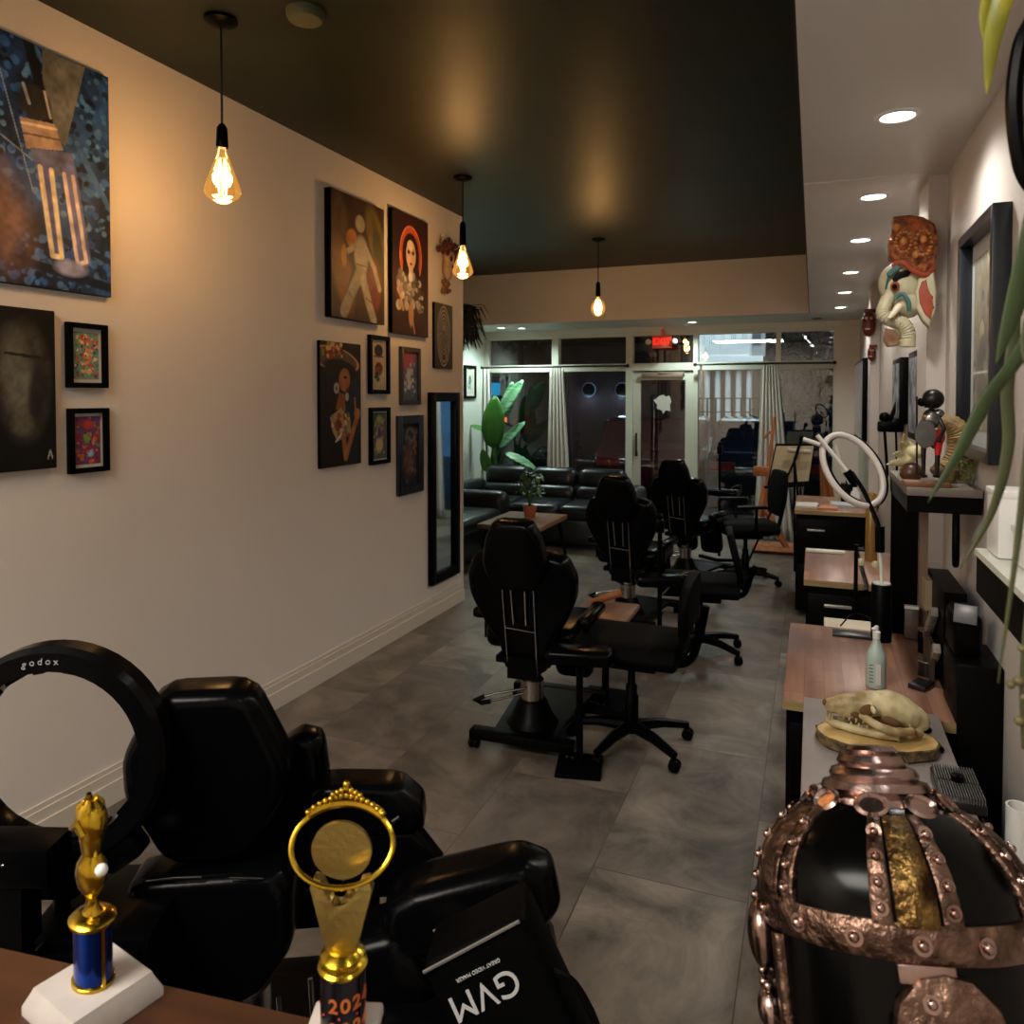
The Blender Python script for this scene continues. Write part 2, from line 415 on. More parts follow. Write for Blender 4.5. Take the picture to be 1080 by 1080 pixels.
g.box((cols[0][0] / 2 + WL / 2, YW + 0.05, 1.2), (cols[0][0] - WL + 0.02, 0.1, 2.45))
struct('trim_5', g, M_alu)
# glazed entrance door
dx0, dx1 = cols[2][1] + 0.005, cols[3][0] - 0.005
dr = bpy.data.objects.new('door_1', None); C.objects.link(dr); dr['kind'] = 'structure'; dr.location = ((dx0 + dx1) / 2, YW + 0.05, 0.01)
hw = (dx1 - dx0) / 2; g = G()
for a in (-1, 1): g.box((a * (hw - 0.045), 0, 0.97), (0.09, 0.045, 1.94))
g.box((0, 0, 1.89), (2 * hw - 0.18, 0.045, 0.10)); g.box((0, 0, 0.10), (2 * hw - 0.18, 0.045, 0.2))
g.build('door_frame', M_alu, dr)
g = G(); g.box((0, 0, 1.02), (2 * hw - 0.18, 0.008, 1.64)); g.build('pane', M_glass, dr)
g = G(); g.box((-hw + 0.045, -0.045, 1.05), (0.02, 0.03, 0.28), bev=0.005); g.box((-hw + 0.045, -0.03, 0.93), (0.03, 0.02, 0.06)); g.build('door_handle', M_darkmet, dr)
g = G(); g.box((0.0, -0.045, 1.895), (0.5, 0.05, 0.05), bev=0.006); g.box((0.12, -0.06, 1.93), (0.3, 0.02, 0.02), rot=(0, 0, 0.1)); g.build('door_closer', mat('bronze_closer', '#8d7c70', 0.5, 0.3), dr)
# torn paper notice on the door
g = G(); pts = [(-0.09, 0.05), (-0.12, 0.03), (-0.075, -0.02), (-0.08, -0.07), (-0.02, -0.09), (0.0, -0.13), (0.03, -0.09), (0.085, -0.10), (0.08, -0.02), (0.10, 0.02), (0.07, 0.09), (0.03, 0.075), (0.0, 0.10), (-0.05, 0.085)]
g.prism(pts, 0.002)
p0 = at(699, 425, y=YW)
o = g.build('paper_notice', M_paper, loc=(p0.x, YW + 0.038, p0.z)); tag(o, 'torn white paper notice stuck on the glass of the entrance door', 'notice')

# exit sign
ex = thing('exit_sign', 'red lit exit sign above the entrance door', 'sign', (at(697, 355, y=9.0).x, 9.08, 2.30))
g = G(); g.box((0, 0, 0), (0.23, 0.05, 0.15), bev=0.01); g.box((0, 0.04, 0.11), (0.03, 0.03, 0.09)); g.box((0, 0.09, 0.03), (0.05, 0.14, 0.04)); g.build('housing', mat('exit_housing', '#b2503f', 0.5, emit='#ff3a2c', es=0.12), ex)
text('lettering', 'EXIT', 0.105, Matrix.Translation((0, -0.027, 0)) @ Matrix.Rotation(PI / 2, 4, 'X'), mat('exit_red', '#ff2010', 0.5, emit='#ff2418', es=1.3), ex, bold=True)
for a in (-1, 1): g = G(); g.lathe([(0.0, 0), (0.028, 0.0), (0.035, 0.05), (0.02, 0.07), (0, 0.07)], 12, Matrix.Translation((a * 0.155, 0, 0.0)) @ Matrix.Rotation(PI / 2, 4, 'X')); g.box((a * 0.13, 0, 0), (0.04, 0.02, 0.02)); g.build('emergency_lamp', M_alu, ex)

# ------------------------------------------------------------------ lamps
M_cord = mat('black_cord', (0.006, 0.006, 0.006), 0.5)
M_fil = mat('hot_filament', '#ffd890', 0.5, emit=(1.0, 0.74, 0.36), es=14)
M_amber = glass_mat('amber_bulb_glass', (1.0, 0.80, 0.48), 0.02)
_n = M_amber.node_tree; _e = _n.nodes.new('ShaderNodeEmission'); _e.inputs[0].default_value = (1.0, 0.50, 0.12, 1); _e.inputs[1].default_value = 0.16
_a = _n.nodes.new('ShaderNodeAddShader'); _o = _n.nodes['Material Output']; _l = _o.inputs[0].links[0].from_socket; _n.links.new(_l, _a.inputs[0]); _n.links.new(_e.outputs[0], _a.inputs[1]); _n.links.new(_a.outputs[0], _o.inputs[0])
def pendant(px, py, zs, shape, label):
    p = at(px, py, z=ZC); z0, z1, z2 = zs
    t = thing('pendant_lamp', label, 'pendant lamp', (p.x, p.y, ZC), group='pendant bulbs under the dark ceiling')
    t2 = t; D = lambda z: z - ZC
    g = G(); g.lathe([(0.062, 0), (0.062, -0.012), (0.045, -0.022), (0.012, -0.03), (0, -0.03)], 24); g.build('canopy', M_plas, t)
    g = G(); g.cyl((0, 0, -0.02), (0, 0, D(z0)), 0.0045, seg=8); g.build('cord', M_cord, t)
    g = G(); g.lathe([(0, D(z0) + 0.012), (0.010, D(z0) + 0.01), (0.02, D(z0) - 0.006), (0.023, D(z1) + 0.005), (0.021, D(z1) - 0.004), (0, D(z1) - 0.004)], 16); g.build('socket', M_plas, t)
    h = z1 - z2; g = G()
    if shape == 'diamond': prof = [(0.014, 0), (0.02, -0.1), (0.036, -0.32), (0.055, -0.55), (0.068, -0.74), (0.069, -0.80), (0.06, -0.87), (0.03, -0.97), (0, -1.0)]
    else: prof = [(0.014, 0), (0.017, -0.1), (0.034, -0.19), (0.056, -0.33), (0.068, -0.52), (0.066, -0.67), (0.05, -0.85), (0.026, -0.96), (0, -1.0)]
    g.lathe([(r, D(z1) + z * h) for r, z in prof], 24); g.build('bulb_glass', M_amber, t)
    g = G()
    for k in range(4):
        a = k * PI / 2; r1, r2 = 0.012, 0.017
        g.tube([(r1 * math.cos(a), r1 * math.sin(a), D(z1) - 0.2 * h), (r2 * math.cos(a + .4), r2 * math.sin(a + .4), D(z1) - 0.5 * h), (r1 * math.cos(a + .8), r1 * math.sin(a + .8), D(z1) - 0.84 * h)], 0.0028, 6)
    g.build('filament', M_fil, t)
    l = light('bulb_light', 'POINT', (0, 0, D(z1) - 0.55 * h), K_PEND, (1.0, 0.64, 0.34), shadow_soft_size=0.05); l.parent = t
pendant(233, 20, (2.683, 2.604, 2.387), 'diamond', 'nearest hanging pendant with diamond-shaped amber filament bulb')
pendant(488, 187, (2.79, 2.647, 2.423), 'diamond', 'middle hanging pendant, diamond-shaped bulb beside the end of the art wall')
pendant(631, 252, (2.688, 2.567, 2.377), 'globe', 'farthest hanging pendant with round globe filament bulb')

M_disc = mat('led_disc', '#ffffff', 0.5, emit=(1.0, 0.93, 0.84), es=9)
M_discw = mat('led_disc_cool', '#ffffff', 0.5, emit=(0.86, 1.0, 0.93), es=6)
wheres = ['nearest of the soffit row', 'second from the camera in the soffit row', 'third from the camera in the soffit row', 'fourth from the camera in the soffit row', 'fifth in the soffit row, before the far column', 'farthest of the soffit row near the windows']
ys = [2.587, 3.584, 4.55, 5.70, 6.78, 7.9]
def downlight(x, y, label, dm, e, col, group, spread=120):
    t = thing('recessed_light', label, 'ceiling light', (x, y, ZS), group=group)
    g = G(); g.lathe([(0.046, -0.001), (0.05, -0.006), (0.062, -0.005), (0.066, 0.0), (0.046, 0.001)], 28); g.build('trim_ring', M_white2, t)
    g = G(); g.lathe([(0, -0.003), (0.046, -0.003), (0.046, -0.0015), (0, -0.0015)], 28); g.build('lens', dm, t)
    l = light('downlight', 'SPOT', (0, 0, -0.02), e, col, spot_size=R(spread), spot_blend=0.7, shadow_soft_size=0.05); l.parent = t
for y, wv in zip(ys, wheres): downlight(0.228, y, 'round white recessed ceiling light, ' + wv, M_disc, K_DOWN, (1.0, 0.95, 0.87), 'recessed lights along the right soffit', 150)
for yb in (1.55, 0.5, -0.6): downlight(0.228, yb, 'round white recessed ceiling light above the reception corner', M_disc, K_DOWN * 0.2, (0.92, 0.97, 1.0), 'recessed lights over the reception', 140)
for px, wv in ((550, 'left, over the sofa'), (730, 'in the middle near the exit sign')):
    p = at(px, 349, y=8.85); downlight(p.x, 8.85, 'round recessed light in the window bay ceiling, ' + wv, M_discw, K_WIN, (0.80, 1.0, 0.90), 'recessed lights in the window bay', 150)
# two more hidden above the bulkhead line to the left of the frame
downlight(-3.6, 7.0 + 1.7, 'round recessed light in the window bay corner above the tall plant', M_discw, K_WIN * 0.8, (0.78, 1.0, 0.92), 'recessed lights in the window bay', 150)
g = G(); g.lathe([(0, -0.035), (0.06, -0.035), (0.07, -0.02), (0.072, 0), (0, 0)], 24)
p = at(322, 12, z=ZC); tag(g.build('smoke_detector', mat('olive_detector', '#4b4a30', 0.6), loc=(p.x, p.y, ZC)), 'small round detector painted like the ceiling beside the nearest pendant', 'smoke detector')
g = G(); g.lathe([(0, -0.006), (0.05, -0.006), (0.055, 0), (0, 0)], 20)
p = at(860, 341, y=9.0); tag(g.build('ceiling_speaker', M_darkmet, loc=(0.03, 8.95, ZS)), 'unlit dark round fitting in the window bay ceiling at the right', 'ceiling fitting')

# ------------------------------------------------------------------ exterior seen through the glass (street at night)
M_asph = mat('asphalt', '#22242a', 0.5, noise=0.5, scale=3)
sbox('street_ground', (-26, YW + 0.12, -0.14), (12, 46, -0.10), M_asph)
sbox('sidewalk', (-26, YW + 0.12, -0.10), (12, 11.6, -0.02), mat('sidewalk_concrete', '#5a5656', 0.7, noise=0.3, scale=4))
def at_ext(px, py, y): return at(px, py, y=y)
# building across the street with two round sconces
M_brick = mat('mauve_stucco', '#6b5a5c', 0.8, noise=0.25, scale=1.2)
YE = 17.0
b = thing('street_building', 'plain mauve-grey building across the street with two round wall lamps', 'building', (at(600, 400, y=YE).x - 1.0, YE, -0.1))
xa, xb = at(515, 400, y=YE).x - 5 - b.location.x, at(728, 400, y=YE).x - b.location.x
g = G(); g.box(((xa + xb) / 2, 0.2, 3.4), (xb - xa, 0.4, 6.8)); g.build('wall', M_brick, b)
g = G(); zz = at(700, 368, y=YE).z; x0 = at(545, 365, y=YE).x - b.location.x; g.box(((x0 + xb) / 2, -0.25, zz + 0.25), (xb - x0, 0.5, 0.06)); g.box(((x0 + xb) / 2, -0.48, zz + 0.36), (xb - x0, 0.04, 0.22)); g.build('awning', M_plas, b)
g = G()
for px0, px1 in ((625, 664), (668, 684)):
    xl, xr = at(px0, 360, y=YE).x - b.location.x, at(px1, 360, y=YE).x - b.location.x; g.box(((xl + xr) / 2, -0.02, zz + 0.6), (xr - xl, 0.06, 0.5))
g.build('upper_window', mat('dark_glazing', '#0b0c10', 0.15), b)
g = G(); p = at(567, 440, y=YE); g.box((p.x - b.location.x, -0.03, 1.1), (0.75, 0.08, 2.4)); g.build('street_door', mat('dark_door', '#2c2326', 0.5), b)
M_sc = mat('sconce_glow', '#5c6c80', 0.5, emit='#8fb8ee', es=0.25)
for i, (px, py) in enumerate(((621, 411), (656, 411))):
    p = at(px, py, y=YE - 0.15)
    s_ = thing('wall_sconce', ('left' if i == 0 else 'right') + ' one of two round backlit wall lamps across the street', 'wall lamp', p, group='round sconces across the street')
    g = G(); g.lathe([(0, 0), (0.14, 0), (0.15, 0.02), (0.14, 0.04), (0, 0.05)], 24, Matrix.Rotation(PI / 2, 4, 'X')); g.build('disc', M_plas, s_)
    g = G(); g.lathe([(0.10, 0), (0.165, -0.01), (0.165, -0.03), (0.10, -0.03)], 24, Matrix.Rotation(PI / 2, 4, 'X')); g.build('glow_ring', M_sc, s_)
    l = light('sconce_light', 'POINT', (0, -0.12, -0.16), 2.2, (0.55, 0.75, 1.0), shadow_soft_size=0.08); l.parent = s_
light('street_fill_light', 'POINT', (-3.0, 11.3, 3.3), 22, (0.9, 0.93, 1.0), shadow_soft_size=0.2)  # unseen light added over the parked cars to brighten them
light('street_fill_light', 'POINT', (-9.0, 14.0, 5.0), 120, (1.0, 0.80, 0.78), shadow_soft_size=0.3)  # unseen light added to brighten the building across the street
ng = at(531, 452, y=YE - 0.15); nt_ = thing('neon_sign', 'small glowing orange and blue shop sign across the street behind the tall plant', 'sign', ng)
g = G(); g.box((0, 0, 0), (0.16, 0.06, 0.9), bev=0.02); g.build('orange_tube', mat('neon_orange', '#ff7a3a', 0.5, emit='#ff5a28', es=1.2), nt_)
g = G(); g.box((-0.22, 0, 0.95), (0.25, 0.06, 0.3), bev=0.02); g.build('blue_tube', mat('neon_cyan', '#2aa0d0', 0.5, emit='#1f9ad8', es=0.8), nt_)
g = G(); g.box((-0.1, 0.05, 0.3), (0.5, 0.04, 1.9)); g.build('back_plate', M_plas, nt_)
l = light('neon_glow', 'POINT', (0, -0.4, 0), 8, (1.0, 0.35, 0.2), shadow_soft_size=0.1); l.parent = nt_
# white two-storey house with columns, balcony and string lights
YV = 24.0
hx = at(772, 430, y=YV).x
h = thing('white_house', 'white two-storey house with columns and an upper balcony, lit at night', 'building', (hx, YV, -0.1))
M_vw = mat('white_clapboard', '#b9c0c0', 0.7, noise=0.15, scale=2)
xl, xr = at(738, 400, y=YV).x - hx, at(792, 400, y=YV).x - hx
zb, zf = at(770, 384, y=YV).z, at(770, 350, y=YV).z
g = G(); g.box(((xl + xr) / 2, 2.0, 4.0), (xr - xl + 0.6, 0.3, 8.0)); g.build('facade', M_vw, h)
g = G(); g.box(((xl + xr) / 2, 0.6, zb + 0.15), (xr - xl + 0.8, 3.0, 0.3)); g.build('balcony_floor', M_vw, h)
for k in range(6):
    x = xl + (xr - xl) * k / 5; g = G(); g.lathe([(0.13, 0), (0.13, 0.15), (0.09, 0.2), (0.085, zb - 0.15), (0.12, zb)], 12, Matrix.Translation((x, -0.6, 0))); g.build('column', M_vw, h)
for k in range(6):
    x = xl + (xr - xl) * k / 5; g = G(); g.box((x, -0.6, zb + 1.6), (0.14, 0.14, 2.8)); g.build('upper_column', M_vw, h)
g = G()
for k in range(30): x = xl + (xr - xl) * k / 29; g.box((x, -0.8, zb + 0.65), (0.035, 0.035, 0.7))
g.box(((xl + xr) / 2, -0.8, zb + 1.0), (xr - xl, 0.06, 0.06)); g.box(((xl + xr) / 2, -0.8, zb + 0.32), (xr - xl, 0.06, 0.06)); g.build('balcony_railing', M_vw, h)
g = G()
for k in range(4): x = xl + (xr - xl) * (k + 0.5) / 4; g.box((x, 1.8, 1.5), (0.7, 0.06, 2.2)); g.box((x, 1.8, zb + 1.6), (0.7, 0.06, 1.6))
g.build('house_window', mat('dim_house_pane', '#3a4654', 0.2), h)
g = G()
for k in range(14): g.ball((xl + 1.2 + (xr - xl) * k / 9, -0.9 - 0.1 * k, zb + 2.9 - k * 0.2), 0.05, 8)
g.tube([(xl + 1.2, -0.9, zb + 2.9), (xl + 1.2 + (xr - xl) * 13 / 9, -2.2, zb + 0.3)], 0.01, 6)
g.build('string_lights', mat('string_bulb', '#fff', 0.5, emit='#fff2dc', es=2.5), h)
light('house_light', 'AREA', (hx, YV - 3.0, 5.5), 420, (0.82, 0.93, 1.0), size=3, rot=(R(60), 0, 0))
# fence in front of the house
g = G(); fx0, fx1 = at(737, 450, y=20).x, at(800, 450, y=20).x
for k in range(8): g.box((fx0 + (fx1 - fx0) * k / 7, 20, 0.75), (0.05, 0.05, 1.7))
for z in (0.9, 1.25, 1.6): g.box(((fx0 + fx1) / 2, 20, z), (fx1 - fx0, 0.03, 0.03))
tag(g.build('street_fence', M_plas), 'thin dark railing in front of the white house', 'fence')
# hedge mound
def bush(name, label, cat, c, r, n, leaf, m, seed, kind=None):
    rr = random.Random(seed); g = G()
    for _ in range(n):
        a, bb = rr.uniform(0, 2 * PI), rr.uniform(-1, 1); q = rr.uniform(0.55, 1) ** 0.6; s_ = math.sqrt(1 - bb * bb)
        p = Vector((c[0] + r[0] * q * s_ * math.cos(a), c[1] + r[1] * q * s_ * math.sin(a), c[2] + r[2] * q * bb))
        d = Vector((rr.uniform(-1, 1), rr.uniform(-1, 1), rr.uniform(-1, 0.6))).normalized() * leaf
        g.strip([p, p + d * 0.5, p + d + Vector((0, 0, -leaf * 0.25))], leaf * 0.4, (rr.uniform(-1, 1), rr.uniform(-1, 1), 0.3))
    return g.build(name, m)
p = at(800, 470, y=17.2)
o = bush('hedge', '', '', (p.x, 17.2, 0.6), (1.5, 0.7, 0.9), 900, 0.22, mat('night_foliage', '#1d2a1c', 0.8), 3); o.location = (0.7, 0.7, 0); tag(o, 'dark leafy hedge below the white house', 'hedge')
def street_tree(px, y, zc, r, seed, label):
    p = at(px, 400, y=y); t = thing('street_tree', label, 'tree', (p.x, y, -0.1))
    o = bush('crown', '', '', (0, 0, zc), r, 700, 0.28, mat('night_foliage', '#1d2a1c', 0.8), seed); o.parent = t
    g = G(); g.tube([(0, 0, 0), (0.05, 0, zc * 0.5), (0, 0, zc)], [0.11, 0.08, 0.05], 8); g.build('trunk', mat('night_bark', '#2a221c', 0.9), t)
street_tree(856, 19.0, 2.9, (0.9, 0.7, 1.5), 4, 'dark tree behind the right window panes')
street_tree(548, 15.2, 3.6, (1.1, 0.7, 0.8), 5, 'dark tree crown behind the upper left window pane')
# unseen wall and blue light, added to fill the tall mirror's reflection
bb = thing('mirror_backdrop_wall', 'long low blue-lit wall added out of view for the tall mirror to reflect', 'building', (8.5, 20.0, -0.1))
g = G(); g.box((0, 0, 2.5), (11.0, 0.4, 5.0)); g.build('wall', mat('pale_blue_stucco', '#8aa6b8', 0.8, noise=0.3, scale=2), bb)
g = G(); g.box((0, -0.1, 5.05), (11.2, 0.7, 0.15)); g.build('cornice', M_vw, bb)
light('mirror_blue_fill', 'AREA', (8.0, 17.0, 1.0), 200, (0.36, 0.66, 1.0), size=2, rot=(R(105), 0, 0))  # added blue light for the wall in the mirror's reflection
# parked cars
def car(x, y, rz, m, label, tail=True):
    t = thing('parked_car', label, 'car', (x, y, -0.1), rz, group='cars parked outside the windows')
    g = G(); pts = [(-2.1, 0.3), (-2.15, 0.75), (-1.9, 0.92), (-1.5, 0.98), (-0.9, 1.38), (0.5, 1.42), (1.15, 1.02), (1.95, 0.86), (2.15, 0.6), (2.12, 0.3), (1.7, 0.24), (-1.7, 0.24)]
    g.prism(pts, 1.7, bev=0.10); g.build('body', m, t)
    g = G(); g.prism([(-1.38, 1.0), (-0.88, 1.32), (0.46, 1.36), (1.0, 1.03)], 1.62); g.prism([(-1.3, 1.0), (-0.86, 1.33), (0.45, 1.36), (0.95, 1.03)], 1.72); g.build('windows', mat('dark_glazing', '#0b0c10', 0.15), t)
    for sx in (-1.3, 1.3):
        for sy in (-0.78, 0.78):
            g = G(); g.lathe([(0, -0.1), (0.3, -0.1), (0.33, -0.07), (0.33, 0.07), (0.3, 0.1), (0, 0.1)], 20, Matrix.Translation((sx, sy, 0.33)) @ Matrix.Rotation(PI / 2, 4, 'X')); w_ = g.build('wheel', M_plas, t)
    for sy in (-0.62, 0.62):
        g = G(); g.box((-2.13, sy, 0.75), (0.06, 0.34, 0.12)); g.build('tail_light', mat('tail_red', '#a01810', 0.3), t)
    return t
car(-6.3, 12.9, R(4), mat('dark_car_paint', '#12161c', 0.2, coat=1, spec=0.8), 'dark car parked outside behind the sofa')
car(-2.55, 13.6, R(96), mat('red_car_paint', '#5e1c18', 0.2, coat=1, spec=0.8), 'dark red car parked outside behind the entrance door')
car(-0.62, 13.3, R(91), mat('blue_car_paint', '#1c2636', 0.2, coat=1, spec=0.8), 'dark blue car parked outside behind the right windows')

# ------------------------------------------------------------------ painted pictures
def sm_noise(rs, ny, nx, k):
    a = rs.rand(k + 2, k + 2); yy = np.linspace(0, k, ny)[:, None]; xx = np.linspace(0, k, nx)[None, :]
    y0, x0 = yy.astype(int), xx.astype(int); fy, fx = yy - y0, xx - x0; fy = fy * fy * (3 - 2 * fy); fx = fx * fx * (3 - 2 * fx)
    return (a[y0, x0] * (1 - fy) * (1 - fx) + a[y0 + 1, x0] * fy * (1 - fx) + a[y0, x0 + 1] * (1 - fy) * fx + a[y0 + 1, x0 + 1] * fy * fx)
def picture(name, wd, ht, bg, layers, parent, res=90, seed=1, mott=0.35, off=0.0, bg2=None):
    """flat printed/painted surface in local x(right) z(up), facing -y; u,v in 0..1 with v up"""
    nx = res; ny = max(8, int(res * ht / wd)); ny = min(ny, 260)
    rs = np.random.RandomState(seed)
    U, V = np.meshgrid(np.linspace(0, 1, nx), np.linspace(0, 1, ny)); asp = ht / wd
    col = np.zeros((ny, nx, 3)) + np.array(lin(bg))
    if bg2:
        m_ = np.clip(sm_noise(rs, ny, nx, 5) * 2 - 0.5, 0, 1)[..., None]; col = col * (1 - m_) + np.array(lin(bg2)) * m_
    for ly in layers:
        k = ly[0]; c = np.array(lin(ly[1]))
        if k == 'e':
            _, _, cx, cy, rx, ry, rot = ly[:7]; soft = ly[7] if len(ly) > 7 else 0.12
            dx, dy = U - cx, (V - cy) * asp; a = R(rot); X = dx * math.cos(a) + dy * math.sin(a); Y = -dx * math.sin(a) + dy * math.cos(a)
            q = np.sqrt((X / rx) ** 2 + (Y / (ry * asp)) ** 2); m_ = np.clip((1 + soft / 2 - q) / soft, 0, 1)
        elif k == 'r':
            _, _, cx, cy, rx, ry, rot, th = ly[:8]
            dx, dy = U - cx, (V - cy) * asp; a = R(rot); X = dx * math.cos(a) + dy * math.sin(a); Y = -dx * math.sin(a) + dy * math.cos(a)
            q = np.abs(np.sqrt((X / rx) ** 2 + (Y / (ry * asp)) ** 2) - 1); m_ = np.clip((th - q) / (th * 0.4), 0, 1)
        elif k == 'l':
            _, _, pts, th = ly[:4]; m_ = np.zeros_like(U)
            for (x0, y0), (x1, y1) in zip(pts, pts[1:]):
                ax, ay, bx, by = x0, y0 * asp, x1, y1 * asp; dx, dy = bx - ax, by - ay; L2 = dx * dx + dy * dy + 1e-9
                t_ = np.clip(((U - ax) * dx + (V * asp - ay) * dy) / L2, 0, 1); q = np.hypot(U - ax - t_ * dx, V * asp - ay - t_ * dy)
                m_ = np.maximum(m_, np.clip((th - q) / (th * 0.35), 0, 1))
        elif k == 'p':
            pts = ly[2]; ins = np.zeros(U.shape, bool); j = len(pts) - 1
            for i in range(len(pts)):
                xi, yi = pts[i]; xj, yj = pts[j]
                cnd = ((yi > V) != (yj > V)) & (U < (xj - xi) * (V - yi) / ((yj - yi) if yj != yi else 1e-9) + xi); ins ^= cnd; j = i
            m_ = ins.astype(float)
        elif k == 's':   # scatter of small blobs of many colours inside a box
            _, _, cols_, n_, x0, x1, y0, y1, r0 = ly
            for _i in range(n_):
                cc = np.array(lin(cols_[rs.randint(len(cols_))])); cx, cy = rs.uniform(x0, x1), rs.uniform(y0, y1); r_ = r0 * rs.uniform(0.5, 1.5)
                q = np.hypot(U - cx, (V - cy) * asp) / r_; mm = np.clip((1.15 - q) / 0.3, 0, 1)[..., None]; col = col * (1 - mm) + cc * mm
            continue
        m_ = m_[..., None]; col = col * (1 - m_) + c * m_
    col *= (1 - mott / 2 + mott * sm_noise(rs, ny, nx, 14)[..., None]); col *= (1 - mott / 3 + mott * 0.66 * sm_noise(rs, ny, nx, 45)[..., None])
    vs = np.stack([(U - 0.5) * wd, np.zeros_like(U) + off, (V - 0.5) * ht], -1).reshape(-1, 3)
    idx = np.arange(nx * ny).reshape(ny, nx); fs = np.stack([idx[:-1, :-1], idx[:-1, 1:], idx[1:, 1:], idx[1:, :-1]], -1).reshape(-1, 4)
    me = bpy.data.meshes.new(name); me.from_pydata(vs.tolist(), [], fs.tolist())
    at_ = me.color_attributes.new('Col', 'FLOAT_COLOR', 'POINT'); cc = np.ones((nx * ny, 4), np.float32); cc[:, :3] = np.clip(col, 0, 1).reshape(-1, 3); at_.data.foreach_set('color', cc.ravel())
    me.materials.append(paint_mat()); o = bpy.data.objects.new(name, me); C.objects.link(o); o.parent = parent; return o
def wall_art(y0, y1, z0, z1, label, layers, bg, frame=0.0, thick=0.025, fcol=None, mount=None, mw=0.0, cat='picture', kind='canvas', **kw):
    """hangs on the left wall, facing +x. local x runs along +y"""
    t = thing('framed_picture' if frame else 'canvas_painting', label, cat, (XL + 0.001, (y0 + y1) / 2, (z0 + z1) / 2), PI / 2)
    wd, ht = y1 - y0, z1 - z0; th = thick
    if frame:
        g = G(); f = frame
        for a in (-1, 1): g.box((a * (wd - f) / 2, -th / 2, 0), (f, th, ht), bev=0.002); g.box((0, -th / 2, a * (ht - f) / 2), (wd - 2 * f, th, f))
        g.build('frame', fcol or M_plas, t)
        iw, ih = wd - 2 * f, ht - 2 * f
        if mount: g = G(); g.box((0, -0.004, 0), (iw, 0.006, ih)); g.build('mount', mount, t)
        else: g = G(); g.box((0, -0.004, 0), (iw, 0.006, ih)); g.build('backing', M_plas, t)
        picture('print', iw - 2 * mw, ih - 2 * mw, bg, layers, t, off=-0.009, **kw)
    else:
        g = G(); g.box((0, -th / 2, 0), (wd, th, ht), bev=0.002); g.build('canvas', fcol or M_plas, t)
        picture('painting', wd - 0.004, ht - 0.004, bg, layers, t, off=-th - 0.001, **kw)
    return t
# energy-saving bulb painting
wall_art(1.50, 2.236, 2.045, 2.915, 'large blue canvas painting of an energy-saving light bulb hanging in rubble', [
    ('s', '#000000', ['#2c5590', '#142a48', '#3f6ba0', '#0c1626', '#50709a'], 700, 0, 1, 0, 1, 0.018),
    ('l', '#16263e', [(0.3, 0.30), (1.0, 0.16)], 0.02), ('l', '#0e1a2c', [(0.3, 0.12), (1.0, 0.04)], 0.03), ('l', '#3a6090', [(0.82, 0.62), (1.0, 0.40)], 0.02), ('e', '#7d5a4c', 0.36, 0.28, 0.16, 0.22, 20, 0.9), ('p', '#666660', [(0.62, 1.0), (0.86, 1.0), (0.74, 0.62), (0.62, 0.68)]), ('l', '#0b0f14', [(0.55, 1.0), (0.66, 0.66)], 0.035),
    ('e', '#2b2827', 0.58, 0.76, 0.085, 0.07, 20, 0.2), ('l', '#9aa0a2', [(0.52, 0.82), (0.55, 0.75)], 0.01), ('l', '#b0aca4', [(0.63, 0.82), (0.66, 0.72)], 0.008),
    ('p', '#a0846c', [(0.50, 0.68), (0.68, 0.70), (0.73, 0.60), (0.53, 0.56)]), ('l', '#cdb79a', [(0.51, 0.66), (0.69, 0.68)], 0.008), ('l', '#5d4c44', [(0.52, 0.62), (0.71, 0.64)], 0.006),
    ('p', '#5b5c7c', [(0.55, 0.57), (0.78, 0.60), (0.80, 0.50), (0.59, 0.47)]),
    ('l', '#57598a', [(0.63, 0.50), (0.69, 0.16)], 0.045), ('l', '#6c6ea0', [(0.76, 0.52), (0.84, 0.15)], 0.045),
    ('l', '#e6d3a8', [(0.60, 0.50), (0.66, 0.14), (0.71, 0.14), (0.66, 0.50)], 0.016), ('l', '#dcc6b4', [(0.73, 0.50), (0.80, 0.12), (0.85, 0.14), (0.78, 0.50)], 0.013),
    ('e', '#8d8fae', 0.76, 0.10, 0.09, 0.035, 0, 0.5), ('l', '#7d8ea2', [(0.37, 0.95), (0.56, 0.40)], 0.004), ('l', '#7d8ea2', [(0.37, 0.60), (0.56, 0.52)], 0.004)],
    '#284a7c', res=240, seed=4, mott=0.8, bg2='#101e34')
# grey portrait stand-in
wall_art(1.50, 1.99, 1.385, 1.965, 'dark sepia canvas with a plain pale oval form below the blue canvas', [
    ('e', '#3a372f', 0.76, 0.55, 0.20, 0.36, 0, 0.35), ('e', '#6b6656', 0.70, 0.60, 0.11, 0.24, 8, 0.8), ('e', '#26241f', 0.86, 0.48, 0.07, 0.20, -8, 0.7),
    ('l', '#1d1b17', [(0.62, 0.72), (0.88, 0.70)], 0.012), ('e', '#56513f', 0.74, 0.28, 0.08, 0.06, 0, 0.8), ('l', '#b5b1a4', [(0.93, 0.06), (0.95, 0.11), (0.97, 0.06)], 0.006)],
    '#0c0a08', seed=7, mott=0.6, res=120)
wall_art(2.046, 2.220, 1.683, 1.932, 'small black frame with a multicoloured print, upper of the left pair', [
    ('e', '#c8553a', 0.45, 0.82, 0.2, 0.12, 0, 0.5), ('e', '#d98a5f', 0.52, 0.5, 0.16, 0.2, 0, 0.5), ('s', '#000000', ['#c04a30', '#4f7a5e', '#d9a55d', '#3f4c62', '#b93a3a', '#5f8f7a', '#e3cba6'], 150, 0.02, 0.98, 0.02, 0.98, 0.045)],
    '#6f9280', frame=0.02, mount=M_paper, mw=0.014, seed=11, res=80)
